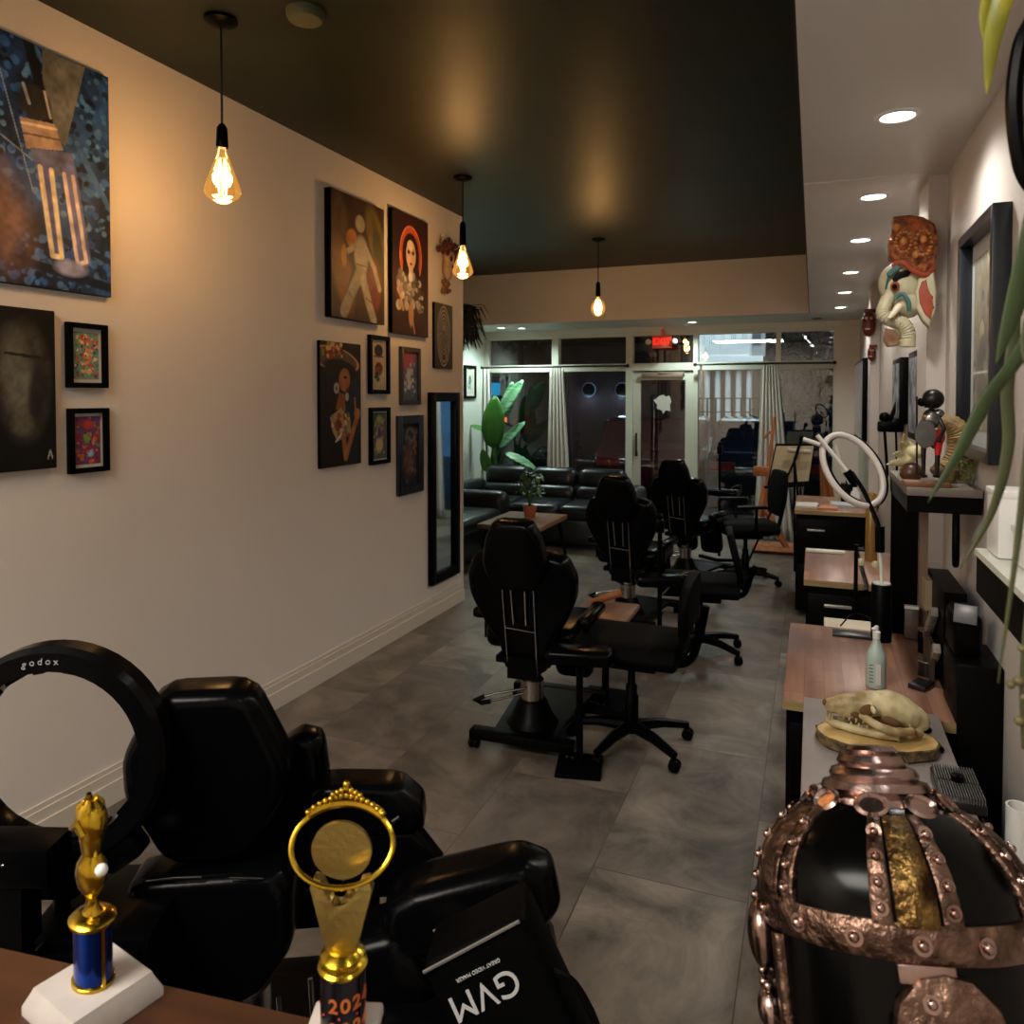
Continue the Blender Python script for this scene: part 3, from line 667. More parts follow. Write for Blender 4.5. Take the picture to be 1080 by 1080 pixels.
wall_art(2.048, 2.221, 1.354, 1.604, 'small black frame with a red, green and violet print, lower of the left pair', [
    ('s', '#000000', ['#8a2f2a', '#5a3d7a', '#c8622f', '#7a2a50'], 110, 0.02, 0.98, 0.02, 0.98, 0.06), ('e', '#5f9a3c', 0.5, 0.55, 0.16, 0.1, 0, 0.4), ('e', '#7fb3d0', 0.6, 0.22, 0.12, 0.07, 0, 0.4), ('e', '#b03a25', 0.5, 0.82, 0.2, 0.08, 0, 0.4),
    ('s', '#000000', ['#d87a3a', '#3a2a5c', '#a02c20', '#58803a'], 60, 0.02, 0.98, 0.02, 0.98, 0.035)],
    '#6a3a5a', frame=0.02, mount=M_paper, mw=0.012, seed=12, res=80)
# pale figure stand-in (plain mannequin)
wall_art(3.695, 4.279, 2.112, 2.855, 'deep-edged canvas of a plain pale figure among brown and olive shapes', [
    ('e', '#6a5a2c', 0.84, 0.72, 0.16, 0.28, 25, 0.3), ('e', '#3c3a1e', 0.90, 0.55, 0.1, 0.3, 15, 0.4), ('e', '#7a3a28', 0.80, 0.32, 0.14, 0.22, 0, 0.4), ('e', '#5b3f28', 0.14, 0.75, 0.14, 0.24, 0, 0.4), ('e', '#8a5a34', 0.20, 0.35, 0.16, 0.3, 20, 0.5),
    ('e', '#b5702a', 0.36, 0.66, 0.10, 0.07, 35, 0.3), ('e', '#c08a3a', 0.22, 0.50, 0.05, 0.09, 0, 0.3), ('l', '#3a2a1c', [(0.2, 0.1), (0.45, 0.5)], 0.02),
    ('e', '#a3957d', 0.52, 0.80, 0.09, 0.07, 0, 0.25), ('e', '#b0a48c', 0.54, 0.54, 0.13, 0.16, 0, 0.3), ('e', '#a59880', 0.53, 0.37, 0.11, 0.08, 0, 0.3),
    ('l', '#b0a48c', [(0.64, 0.60), (0.80, 0.46), (0.90, 0.30)], 0.045), ('l', '#a3957d', [(0.42, 0.60), (0.30, 0.55)], 0.04), ('l', '#a3957d', [(0.48, 0.36), (0.32, 0.18), (0.22, 0.06)], 0.085), ('l', '#b0a48c', [(0.58, 0.34), (0.68, 0.16), (0.78, 0.02)], 0.075),
    ('l', '#6b6152', [(0.44, 0.46), (0.64, 0.46)], 0.006), ('l', '#5f5646', [(0.30, 0.22), (0.40, 0.16)], 0.008), ('l', '#5f5646', [(0.62, 0.20), (0.74, 0.17)], 0.008)],
    '#3a2416', thick=0.045, seed=21, mott=0.4, res=140)
wall_art(4.403, 4.909, 2.075, 2.903, 'canvas of a pale-faced woman with a red halo and flowers on a dark red ground', [
    ('r', '#a8482c', 0.50, 0.66, 0.27, 0.22, 0, 0.16), ('r', '#d0704a', 0.50, 0.66, 0.30, 0.245, 0, 0.04), ('e', '#120a08', 0.50, 0.62, 0.20, 0.21, 0, 0.15), ('p', '#120a08', [(0.30, 0.62), (0.70, 0.62), (0.80, 0.40), (0.22, 0.40)]),
    ('e', '#b59682', 0.50, 0.67, 0.135, 0.12, 0, 0.15), ('e', '#cdb09a', 0.49, 0.75, 0.08, 0.04, 0, 0.5), ('e', '#2a1512', 0.44, 0.69, 0.035, 0.018, 0, 0.4), ('e', '#2a1512', 0.56, 0.69, 0.035, 0.018, 0, 0.4), ('e', '#7a1a18', 0.5, 0.595, 0.035, 0.012, 0, 0.4), ('l', '#8a6a58', [(0.5, 0.69), (0.495, 0.63)], 0.008), ('p', '#b59682', [(0.44, 0.57), (0.56, 0.57), (0.56, 0.49), (0.44, 0.49)]),
    ('e', '#5a463c', 0.5, 0.38, 0.24, 0.12, 0, 0.5), ('s', '#000000', ['#b9b2aa', '#8f8a86', '#6a5f5c', '#a39a92', '#3c2e2a'], 70, 0.16, 0.84, 0.22, 0.50, 0.05), ('l', '#c08048', [(0.18, 0.38), (0.28, 0.20)], 0.025), ('e', '#9a7a62', 0.5, 0.17, 0.07, 0.1, 0, 0.4), ('l', '#a8674a', [(0.5, 0.2), (0.6, 0.02)], 0.02)],
    '#34120e', thick=0.03, seed=22, mott=0.35, res=140, bg2='#241210')
lay = [('e', '#3c322c', 0.5, 0.5, 0.36, 0.46, 0, 0.1)]
for k in range(6): lay.append(('r', '#9a8e82', 0.5, 0.5, 0.36 - k * 0.055, 0.46 - k * 0.06, 0, 0.035))
for k in range(12): lay.append(('l', '#8d8276', [(0.5 + 0.1 * math.cos(k * PI / 6), 0.55 + 0.06 * math.sin(k * PI / 6)), (0.5 + 0.34 * math.cos(k * PI / 6), 0.5 + 0.42 * math.sin(k * PI / 6))], 0.008))
lay += [('e', '#7c7268', 0.5, 0.62, 0.08, 0.06, 0, 0.4), ('e', '#585049', 0.5, 0.45, 0.12, 0.14, 0, 0.4), ('e', '#1b1512', 0.5, 0.17, 0.05, 0.03, 0, 0.4)]
wall_art(5.027, 5.328, 1.862, 2.351, 'dark canvas with a grey line-drawn oval figure, above the tall mirror', lay, '#2a211d', seed=23, res=120, thick=0.02)
wall_art(3.617, 4.037, 1.235, 1.971, 'canvas of a woman in profile with a wide embroidered hat and a raised hand', [
    ('e', '#1d2630', 0.75, 0.5, 0.3, 0.45, 0, 0.6),
    ('e', '#5a4630', 0.38, 0.86, 0.56, 0.10, -8, 0.1), ('e', '#8a3326', 0.26, 0.93, 0.17, 0.07, 0, 0.25), ('r', '#b58c5a', 0.38, 0.86, 0.55, 0.095, -8, 0.07), ('s', '#000000', ['#a83a2c', '#7c8a3a', '#c8a468', '#5f2a20'], 30, 0.02, 0.55, 0.88, 0.99, 0.035), ('e', '#1a1210', 0.5, 0.78, 0.42, 0.08, -8, 0.2),
    ('p', '#1c1310', [(0.12, 0.78), (0.62, 0.80), (0.55, 0.55), (0.45, 0.42), (0.20, 0.46)]),
    ('e', '#8f5a34', 0.58, 0.70, 0.14, 0.095, -10, 0.12), ('p', '#9c6238', [(0.66, 0.76), (0.72, 0.68), (0.68, 0.64), (0.60, 0.60), (0.5, 0.62), (0.5, 0.76)]), ('e', '#2a1712', 0.60, 0.72, 0.045, 0.012, 0, 0.4), ('e', '#6a2a20', 0.66, 0.625, 0.04, 0.012, 0, 0.4),
    ('p', '#8a5330', [(0.44, 0.60), (0.58, 0.58), (0.60, 0.44), (0.36, 0.46)]), ('e', '#9a9486', 0.38, 0.63, 0.065, 0.045, 0, 0.2), ('e', '#5c5a54', 0.38, 0.63, 0.03, 0.02, 0, 0.3), ('e', '#a8a294', 0.64, 0.56, 0.045, 0.035, 0, 0.2),
    ('p', '#a3875c', [(0.22, 0.40), (0.48, 0.47), (0.72, 0.38), (0.74, 0.26), (0.40, 0.20), (0.28, 0.28)]), ('e', '#6f2a2a', 0.42, 0.33, 0.09, 0.05, 0, 0.3), ('s', '#000000', ['#c7b48a', '#8a3a30', '#5c6a3a'], 24, 0.26, 0.7, 0.24, 0.42, 0.03), ('l', '#c9ccd0', [(0.36, 0.20), (0.5, 0.26)], 0.018),
    ('l', '#a0663a', [(0.55, 0.24), (0.60, 0.06), (0.92, 0.42)], 0.06), ('e', '#a86e42', 0.90, 0.42, 0.08, 0.045, 20, 0.2), ('l', '#a0663a', [(0.86, 0.42), (0.84, 0.55)], 0.02)],
    '#150f0c', seed=24, res=150, mott=0.35, thick=0.02)
wall_art(4.143, 4.387, 1.665, 2.043, 'black frame with red and black print on white, top left of four small frames', [
    ('e', '#1b1f1c', 0.5, 0.80, 0.30, 0.14, 0, 0.2), ('l', '#7a3038', [(0.16, 0.68), (0.84, 0.68)], 0.035), ('e', '#6a2228', 0.5, 0.42, 0.28, 0.14, 0, 0.3), ('s', '#000000', ['#2c5a38', '#8a2f30', '#201a1a', '#3f7048'], 40, 0.24, 0.76, 0.22, 0.5, 0.05), ('e', '#2f6a3c', 0.45, 0.20, 0.14, 0.06, 0, 0.4)],
    '#b5a892', frame=0.028, mount=M_paper, mw=0.01, seed=31, res=70)
wall_art(4.535, 4.811, 1.59, 1.991, 'dark brown frame with pink and blue-grey print, top right of four small frames', [
    ('e', '#9a4a58', 0.35, 0.85, 0.5, 0.25, 0, 0.6), ('s', '#000000', ['#9aa0aa', '#b9bcc0', '#5a6a80', '#7a8aa0'], 50, 0.15, 0.85, 0.1, 0.75, 0.07), ('e', '#aab0b8', 0.45, 0.45, 0.12, 0.2, 10, 0.5)],
    '#4a566a', frame=0.03, fcol=mat('umber_frame', '#2c2019', 0.4), mw=0.0, seed=32, res=70)
wall_art(4.15, 4.389, 1.21, 1.578, 'black frame with green and violet print, bottom left of four small frames', [
    ('e', '#7a9a4a', 0.5, 0.86, 0.2, 0.1, 0, 0.4), ('s', '#000000', ['#5a4a80', '#8aa05a', '#b0a070', '#3a5a70', '#a06a50'], 80, 0.15, 0.85, 0.1, 0.9, 0.06), ('e', '#c0a878', 0.5, 0.30, 0.25, 0.14, 0, 0.5), ('e', '#4a3a70', 0.5, 0.58, 0.12, 0.12, 0, 0.4)],
    '#4c5a5c', frame=0.026, mount=M_paper, mw=0.008, seed=33, res=70)
wall_art(4.493, 4.85, 0.97, 1.517, 'wide dark blue frame with dim brown print, bottom right of four small frames', [
    ('e', '#5a4438', 0.4, 0.4, 0.3, 0.25, 0, 0.7), ('e', '#6a6a78', 0.55, 0.8, 0.3, 0.12, 0, 0.6), ('s', '#000000', ['#4a3a30', '#7a5a44', '#2c2c36', '#5a5a68'], 50, 0.1, 0.9, 0.05, 0.95, 0.06)],
    '#1c1c24', frame=0.055, fcol=mat('navy_frame', '#10141f', 0.35), seed=34, res=70)
# tall mirror
mr = thing('tall_mirror', 'tall narrow black-framed mirror at the far end of the left wall', 'mirror', (XL + 0.001, 5.185, 0.965), PI / 2)
wd, ht = 0.475, 1.43; g = G()
for a in (-1, 1): g.box((a * (wd - 0.07) / 2, -0.02, 0), (0.07, 0.04, ht), bev=0.004); g.box((0, -0.02, a * (ht - 0.07) / 2), (wd - 0.14, 0.038, 0.07))
g.build('frame', M_plas, mr)
g = G(); g.box((0, -0.008, 0), (wd - 0.14, 0.01, ht - 0.14)); g.build('mirror_glass', mat('mirror_silver', (0.72, 0.80, 0.86), 0.03, 1.0), mr)
# dried flower wall hanging
fl = thing('dried_flower_hanging', 'brown dried-flower and bone wall hanging right of the woman portrait', 'wall hanging', (XL + 0.002, 5.21, 2.80), PI / 2)
rr = random.Random(5); g = G()
for k in range(46):
    c = Vector((rr.uniform(-0.13, 0.13), -rr.uniform(0.01, 0.08), rr.uniform(-0.08, 0.02))); g.ball(c, (rr.uniform(0.014, 0.03), 0.014, rr.uniform(0.012, 0.024)), 8, (rr.random(), rr.random(), rr.random()))
for k in range(14): c = Vector((rr.uniform(-0.12, 0.12), -0.02, 0.0)); g.tube([c, c + Vector((rr.uniform(-0.06, 0.06), -0.03, rr.uniform(0.02, 0.08)))], 0.003, 5)
g.build('dried_petals', mat('dried_petal', '#5a2a20', 0.8, noise=0.5, scale=30), fl)
g = G(); g.ball((0, -0.04, -0.17), (0.055, 0.04, 0.10), 14); g.ball((0, -0.05, -0.10), (0.07, 0.04, 0.06), 14); g.build('skull', mat('old_bone', '#a8886a', 0.6, noise=0.3, scale=20), fl)
g = G()
for a in (-1, 1): g.ball((a * 0.028, -0.083, -0.11), (0.018, 0.01, 0.022), 10)
g.ball((0, -0.085, -0.17), (0.012, 0.008, 0.018), 8); g.build('eye_sockets', mat('dark_socket', '#3c1c14', 0.8), fl)
g = G()
for k in range(22): c = Vector((rr.uniform(-0.05, 0.05), -rr.uniform(0.01, 0.04), rr.uniform(-0.36, -0.27))); g.ball(c, 0.016, 7)
g.tube([(0, -0.01, 0.0), (0.0, -0.01, -0.38)], 0.004, 5); g.build('tassel', mat('tassel_ochre', '#8a6238', 0.8, noise=0.5, scale=30), fl)
# small picture on the alcove wall
t = thing('framed_picture', 'small black frame with a pale sketch on the white alcove wall', 'picture', (-4.069, at(495, 403, x=-4.07).y, at(495, 403, x=-4.07).z), PI / 2)
g = G()
for a in (-1, 1): g.box((a * 0.15, -0.012, 0), (0.035, 0.024, 0.42)); g.box((0, -0.012, a * 0.193), (0.27, 0.024, 0.035))
g.build('frame', M_plas, t)
g = G(); g.box((0, -0.004, 0), (0.27, 0.006, 0.36)); g.build('mount', M_paper, t)
picture('print', 0.20, 0.29, '#b8bcb2', [('e', '#59605c', 0.5, 0.6, 0.2, 0.18, 0, 0.5), ('l', '#3c423f', [(0.4, 0.2), (0.5, 0.5), (0.62, 0.25)], 0.03), ('s', '#000', ['#7d857e', '#50605a'], 20, 0.2, 0.8, 0.2, 0.8, 0.05)], t, res=40, seed=8, off=-0.009)
# dark trailing plant at the wall end
hp = thing('wall_fern', 'dark bushy fern hanging at the end of the left wall', 'plant', (-2.80, 5.78, 2.40))
rr = random.Random(9); g = G()
for k in range(420):
    a = rr.uniform(0, 2 * PI); c = Vector((rr.uniform(-0.12, 0.12), rr.uniform(-0.12, 0.12), rr.uniform(-0.25, 0.02))); r_ = rr.uniform(0.10, 0.2)
    g.strip([c, c + Vector((math.cos(a) * r_ * 0.6, math.sin(a) * r_ * 0.6, 0.0)), c + Vector((math.cos(a) * r_, math.sin(a) * r_, -0.12))], 0.035, (-math.sin(a), math.cos(a), 0))
g.build('foliage', mat('fern_dark', '#0c120a', 0.8), hp)
g = G(); g.lathe([(0, -0.22), (0.08, -0.22), (0.11, -0.05), (0.115, -0.04), (0, -0.06)], 16); g.tube([(0, 0, -0.05), (0, 0, 0.67)], 0.004, 6); g.build('hanging_pot', M_plas, hp)

# ------------------------------------------------------------------ curtains, sofa, coffee table, plants
M_curt = mat('grey_curtain', '#d6d2cc', 0.85, noise=0.08, scale=3)
def curtain(xt0, xt1, xb0, xb1, zt, zb, y, n, label):
    g = G(); rows = 14; cols_ = n * 8; vs = []
    for j in range(rows + 1):
        v = j / rows; row = []
        for i in range(cols_ + 1):
            u = i / cols_; x = (xt0 + (xt1 - xt0) * u) * (1 - v) + (xb0 + (xb1 - xb0) * u) * v
            yy = y + 0.035 * math.sin(2 * PI * n * u + 0.4 * math.sin(3 * v)) * (0.6 + 0.5 * v)
            row.append(g.bm.verts.new((x, yy, zt + (zb - zt) * v)))
        vs.append(row)
    for j in range(rows):
        for i in range(cols_): g.bm.faces.new((vs[j][i], vs[j][i + 1], vs[j + 1][i + 1], vs[j + 1][i]))
    for f in g.bm.faces: f.smooth = True
    t = thing('curtain', label, 'curtain', ((xb0 + xb1) / 2, y, zb), group='grey window curtains')
    o = g.build('fabric', M_curt, t); o.location = (-(xb0 + xb1) / 2, -y, -zb)
    md = o.modifiers.new('thick', 'SOLIDIFY'); md.thickness = 0.004
    g = G()
    for k in range(n): g.tube([(xt0 + (xt1 - xt0) * (k + .5) / n + 0.016 * math.cos(a), y, zt + 0.01 + 0.016 * math.sin(a)) for a in [2 * PI * q / 10 for q in range(10)]], 0.003, 6, closed=True)
    o = g.build('rings', M_darkmet, t); o.location = (-(xb0 + xb1) / 2, -y, -zb)
YC = 9.14
xx = lambda px: at(px, 400, y=YC).x
ZR = 2.01
curtain(xx(505), xx(516), xx(502), xx(519), ZR, 0.05, YC, 3, 'grey curtain gathered at the left end, behind the tall plant')
curtain(xx(580), xx(594), xx(575), xx(603), ZR, 0.05, YC, 5, 'grey curtain hanging behind the black sofa, left of the door')
curtain(xx(804), xx(820), xx(796), xx(838), ZR, 0.02, YC, 6, 'grey floor-length curtain behind the orange easel')
for (a, b, s_) in ((508, 662, 'across the two windows left of the door'), (733, 880, 'across the windows right of the door')):
    g = G(); g.cyl((xx(a), YC, ZR + 0.015), (xx(b), YC, ZR + 0.015), 0.012, seg=10)
    for q in (a, b): g.ball((xx(q), YC, ZR + 0.015), 0.022, 10); g.box((xx(q) + (0.05 if q == a else -0.05), YC + 0.09, ZR + 0.015), (0.02, 0.2, 0.02))
    tag(g.build('curtain_rod', M_darkmet), 'thin dark curtain rod ' + s_, 'curtain rod')

# sofa facing the room, three reclining seats
sx0, sx1 = -3.95, -1.75
sf = thing('leather_sofa', 'long blue-black leather sofa standing below the front windows', 'sofa', ((sx0 + sx1) / 2, 8.20, 0))
W = sx1 - sx0
g = G(); g.box((0, 0.02, 0.2), (W - 0.1, 0.85, 0.3), bev=0.03); g.build('base', M_sofa, sf)
for k in range(3):
    cx = -W / 2 + 0.22 + (W - 0.44) * (k + 0.5) / 3; sw = (W - 0.44) / 3 - 0.01
    g = G(); g.box((cx, -0.1, 0.39), (sw, 0.7, 0.17), bev=0.07, seg=4); g.build('seat_cushion', M_sofa, sf)
    g = G(); g.box((cx, 0.27, 0.51), (sw, 0.22, 0.2), rot=(R(-12), 0, 0), bev=0.08, seg=4); g.build('lumbar_cushion', M_sofa, sf)
    g = G(); g.box((cx, 0.35, 0.68), (sw, 0.24, 0.26), rot=(R(-10), 0, 0), bev=0.10, seg=4); g.build('back_cushion', M_sofa, sf)
for a in (-1, 1): g = G(); g.box((a * (W / 2 - 0.11), -0.02, 0.36), (0.22, 0.92, 0.56), bev=0.09, seg=4); g.build('armrest', M_sofa, sf)
# second sofa section at the left, partly hidden by the wall
s2 = thing('leather_loveseat', 'blue-black leather loveseat against the alcove wall, its armrest beside the coffee table', 'sofa', (-3.50, 6.88, 0))
g = G(); g.box((0, 0, 0.2), (0.85, 1.5, 0.3), bev=0.03); g.build('base', M_sofa, s2)
g = G(); g.box((0.08, 0.0, 0.38), (0.72, 1.1, 0.17), bev=0.07, seg=4); g.build('seat_cushion', M_sofa, s2)
g = G(); g.box((-0.3, 0.0, 0.62), (0.26, 1.1, 0.42), bev=0.1, seg=4); g.build('back_cushion', M_sofa, s2)
for a in (-1, 1): g = G(); g.box((0.0, a * 0.66, 0.36), (0.92, 0.24, 0.54), bev=0.1, seg=4); g.build('armrest', M_sofa, s2)
# coffee table
ct = thing('coffee_table', 'wooden coffee table with dark crossed legs in front of the sofa', 'table', (-2.60, 6.85, 0))
g = G(); g.box((0, 0, 0.44), (0.62, 0.85, 0.045), bev=0.006); g.build('table_top', wood_mat('table_oak', '#9a6a48', '#5e3a26', 0.4, axis='Y'), ct)
for a in (-1, 1):
    for b_ in (-1, 1): g = G(); g.tube([(a * 0.24, b_ * 0.34, 0.42), (a * 0.31, b_ * 0.40, 0.0)], [0.022, 0.018], 8); g.build('leg', M_plas, ct)
# potted plant on the table
pp = thing('potted_plant', 'small leafy plant in a terracotta pot on the coffee table', 'plant', (-2.60, 7.02, 0.4635))
g = G(); g.lathe([(0, 0), (0.05, 0), (0.068, 0.09), (0.072, 0.09), (0.072, 0.105), (0.06, 0.105), (0.055, 0.09), (0, 0.088)], 20); g.build('pot', mat('terracotta', '#a85a38', 0.7, noise=0.2, scale=30), pp)
rr = random.Random(2); g = G()
for k in range(90):
    a = rr.uniform(0, 2 * PI); hh = rr.uniform(0.2, 0.42); r_ = rr.uniform(0.02, 0.12); c = Vector((math.cos(a) * r_, math.sin(a) * r_, hh)); l_ = 0.06
    g.strip([c, c + Vector((math.cos(a) * l_ * .6, math.sin(a) * l_ * .6, 0.01)), c + Vector((math.cos(a) * l_, math.sin(a) * l_, -0.025))], 0.04, (-math.sin(a), math.cos(a), 0.2))
g.build('foliage', M_leaf, pp)
g = G()
for k in range(7): a = k * 0.9; g.tube([(0, 0, 0.08), (0.03 * math.cos(a), 0.03 * math.sin(a), 0.2), (0.08 * math.cos(a), 0.08 * math.sin(a), 0.33)], 0.004, 5)
g.build('stem', M_leaf, pp)
# big bird-of-paradise plant
def paddle(g, base, tip, wid, nrm, curl=0.12, n=12):
    base, tip = Vector(base), Vector(tip); ax = (tip - base); L = ax.length; ax.normalize(); nrm = Vector(nrm).normalized(); sd = ax.cross(nrm).normalized(); nn = sd.cross(ax).normalized()
    rows = []
    for i in range(n + 1):
        u = i / n; ww = wid / 2 * math.sin(PI * min(1, u ** 0.8 * 0.97 + 0.02)) ** 0.6
        c = base + ax * L * u - nn * curl * L * u * u
        rows.append([g.bm.verts.new(c + sd * ww * s_ + nn * (abs(s_) * ww * 0.25 + 0.006 * math.sin(u * 40) * abs(s_))) for s_ in (-1, -0.5, 0, 0.5, 1)])
    for i in range(n):
        for j in range(4): g.bm.faces.new((rows[i][j], rows[i][j + 1], rows[i + 1][j + 1], rows[i + 1][j]))
    for f in g.bm.faces: f.smooth = True
bp_ = thing('bird_of_paradise', 'tall plant with big paddle leaves standing left of the sofa by the window', 'plant', (-3.84, 8.86, 0))
def L8(px, py, y=8.8): y += 0.2; p = at(px, py, y=y); return (p.x + 3.84, p.y - 8.86, p.z)
g = G(); g.lathe([(0, 0), (0.13, 0), (0.17, 0.3), (0.165, 0.31), (0.14, 0.29), (0, 0.28)], 24); g.build('pot', M_plas, bp_)
M_leafA = mat('paddle_green', '#35701c', 0.45, noise=0.25, scale=4, stretch=(1, 1, 6)); M_leafB = mat('paddle_pale_green', '#7fb08a', 0.4, col2='#3f7a4a', scale=3, stretch=(2, 2, 14))
leaves = [((520, 472), (521, 418), 0.30, (0.2, -1, 0.1), M_leafA, 'bright green leaf', 8.52), ((528, 438), (549, 400), 0.20, (-0.3, -1, 0.2), M_leafB, 'pale glossy leaf', 8.65), ((532, 440), (541, 403), 0.16, (0.6, -1, 0.1), M_leafB, None, 8.72),
          ((527, 472), (551, 444), 0.16, (-0.3, -1, 0.5), M_leafB, None, 8.60), ((533, 478), (566, 492), 0.12, (0, -0.7, 1), M_leafB, None, 8.45), ((512, 455), (497, 447), 0.1, (0, -0.5, 1), M_leafA, None, 8.6), ((516, 498), (508, 474), 0.14, (0.1, -1, 0.4), M_leafA, None, 8.5), ((523, 500), (519, 478), 0.16, (-0.5, -1, 0.2), M_leafA, None, 8.55)]
for (b0, t0, wd, nr, m, lb, yy) in leaves:
    g = G(); B0, T0 = Vector(L8(*b0, y=yy)), Vector(L8(*t0, y=yy)); paddle(g, B0, T0, wd, nr); o = g.build('leaf', m, bp_)
    md = o.modifiers.new('thick', 'SOLIDIFY'); md.thickness = 0.002
    if lb: o['label'] = lb
    g = G(); g.tube(bez([(0.02, 0, 0.28), (B0.x * 0.4, B0.y * 0.5, 0.28 + (B0.z - 0.28) * 0.6), tuple(B0)], 6), [0.012] * 12 + [0.007], 7); g.build('stem', M_leafA, bp_)
# pothos at the wall end behind the mirror wall
pt = thing('trailing_pothos', 'trailing dark green plant by the near armrest of the loveseat', 'plant', (-3.92, 5.85, 0))
rr = random.Random(14); g = G()
for k in range(60):
    c = Vector((rr.uniform(-0.12, 0.12), rr.uniform(-0.1, 0.1), rr.uniform(0.5, 1.05))); a = rr.uniform(0, 2 * PI)
    paddle(g, c, c + Vector((math.cos(a) * 0.09, math.sin(a) * 0.09, -0.05)), 0.07, (0, 0, 1), n=4)
g.build('foliage', mat('pothos_dark', '#22401c', 0.5), pt)
g = G(); g.lathe([(0, 0), (0.10, 0), (0.12, 0.5), (0.10, 0.5), (0, 0.48)], 18); g.build('planter', M_plas, pt)
for k in range(4):
    g = G(); a = k * 1.6; g.tube(bez([(0, 0, 0.48), (0.06 * math.cos(a), 0.06 * math.sin(a), 0.8), (0.11 * math.cos(a), 0.11 * math.sin(a), 1.05)], 5), 0.006, 5); g.build('stem', mat('pothos_dark', '#22401c', 0.5), pt)

# ------------------------------------------------------------------ tattoo chairs
def hull(pts): return pts + [(-x, z) for x, z in reversed(pts)]
def caster(g, x, y, r=0.03):
    g.lathe([(0, -0.011), (r * .8, -0.011), (r, -0.006), (r, 0.006), (r * .8, 0.011), (0, 0.011)], 14, Matrix.Translation((x - 0.013, y, r)) @ Matrix.Rotation(PI / 2, 4, 'Y'))
    g.lathe([(0, -0.011), (r * .8, -0.011), (r, -0.006), (r, 0.006), (r * .8, 0.011), (0, 0.011)], 14, Matrix.Translation((x + 0.013, y, r)) @ Matrix.Rotation(PI / 2, 4, 'Y'))
    g.cyl((x, y, r), (x, y, r * 2 + 0.015), 0.008, seg=8)
def tattoo_chair(loc, rz, label, group='black hydraulic tattoo chairs'):
    t = thing('tattoo_chair', label, 'chair', loc, rz, group)
    tilt = Matrix.Translation((0, -0.02, 0.5)) @ Matrix.Rotation(R(10), 4, 'X') @ Matrix.Translation((0, 0, -0.5))
    g = G(); g.prism(hull([(0.0, 0.80), (0.09, 0.80), (0.135, 0.87), (0.15, 0.93), (0.128, 1.04), (0.085, 1.125), (0.0, 1.13)][1:-1]), 0.10, tilt @ Matrix.Translation((0, -0.05, 0)), bev=0.03, seg=4); g.build('headrest', M_blk, t)
    g = G(); g.prism(hull([(0.10, 0.36), (0.12, 0.50), (0.19, 0.60), (0.255, 0.74), (0.26, 0.84), (0.22, 0.93), (0.14, 0.95)]), 0.11, tilt @ Matrix.Translation((0, 0.03, 0)), bev=0.035, seg=4); g.build('backrest', M_blk, t)
    g = G(); g.box((0, 0.28, 0.50), (0.46, 0.46, 0.12), bev=0.045, seg=4); g.build('seat', M_blk, t)
    for a in (-1, 1):
        g = G(); g.box((a * 0.12, 0.42, 0.36), (0.20, 0.12, 0.30), rot=(R(12), 0, 0), bev=0.05, seg=4); g.build('leg_rest', M_blk, t)
        g = G(); g.box((a * 0.26, 0.22, 0.60), (0.07, 0.34, 0.05), bev=0.02); g.box((a * 0.25, 0.16, 0.53), (0.025, 0.04, 0.14)); g.build('armrest', M_blk, t)
    g = G()
    f = lambda x, z: tilt @ Vector((x, -0.045, z))
    g.tube([f(-0.07, 0.38), f(-0.075, 0.80), f(0.075, 0.80), f(0.07, 0.38)], 0.0035, 6); g.tube([f(-0.07, 0.60), f(0.07, 0.59)], 0.003, 6); g.tube([f(-0.035, 0.9), f(-0.03, 0.62)], 0.005, 6); g.tube([f(0.035, 0.9), f(0.03, 0.62)], 0.005, 6)
    g.build('back_frame', M_chrome, t)
    g = G(); g.lathe([(0.055, 0.06), (0.06, 0.12), (0.055, 0.14), (0.055, 0.30), (0.03, 0.30), (0.03, 0.44)], 20, Matrix.Translation((0, 0.1, 0))); g.build('hydraulic_column', M_chrome, t)
    g = G(); g.box((0, 0.1, 0.43), (0.26, 0.3, 0.03)); g.box((0, -0.02, 0.40), (0.14, 0.08, 0.10)); g.build('seat_bracket', M_plas, t)
    g = G(); g.tube([(-0.02, 0.04, 0.27), (-0.14, -0.04, 0.26), (-0.19, -0.06, 0.245)], 0.006, 8); g.tube([(-0.02, 0.07, 0.24), (-0.14, -0.01, 0.22), (-0.20, -0.05, 0.215)], 0.006, 8); g.build('pump_lever', M_chrome, t)
    g = G(); g.tube([(-0.185, -0.055, 0.247), (-0.225, -0.08, 0.232), (-0.20, -0.055, 0.214), (-0.165, -0.03, 0.216)], 0.011, 8); g.build('lever_grip', M_plas, t)
    g = G(); g.box((0, -0.06, 0.075), (0.50, 0.07, 0.045), bev=0.008); g.prism([(-0.14, -0.06), (0.14, -0.06), (0.20, 0.56), (-0.20, 0.56)], 0.02, Matrix.Translation((0, 0, 0.085)) @ Matrix.Rotation(R(-90), 4, 'X')); g.box((0, 0.56, 0.075), (0.50, 0.07, 0.045), bev=0.008)
    g.lathe([(0, 0.09), (0.13, 0.09), (0.10, 0.13), (0.07, 0.20), (0.06, 0.21)], 20, Matrix.Translation((0, 0.1, 0))); g.build('base', M_plas, t)
    for x, y in ((-0.235, -0.06), (0.235, -0.06), (-0.235, 0.56), (0.235, 0.56)): g = G(); caster(g, x, y, 0.026); g.build('caster', M_plas, t)
    return t
tc0 = tattoo_chair((-1.235, 3.28, 0), R(2), 'black tattoo chair with chrome pump lever, nearest of the middle row, back to the camera')
dup(tc0, (-1.24, 5.25, 0), R(-6), 'black tattoo chair second in the row, its headrest against the window frame')
dup(tc0, (-1.08, 6.75, 0), R(-14), 'black tattoo chair farthest in the row, in front of the glass door')

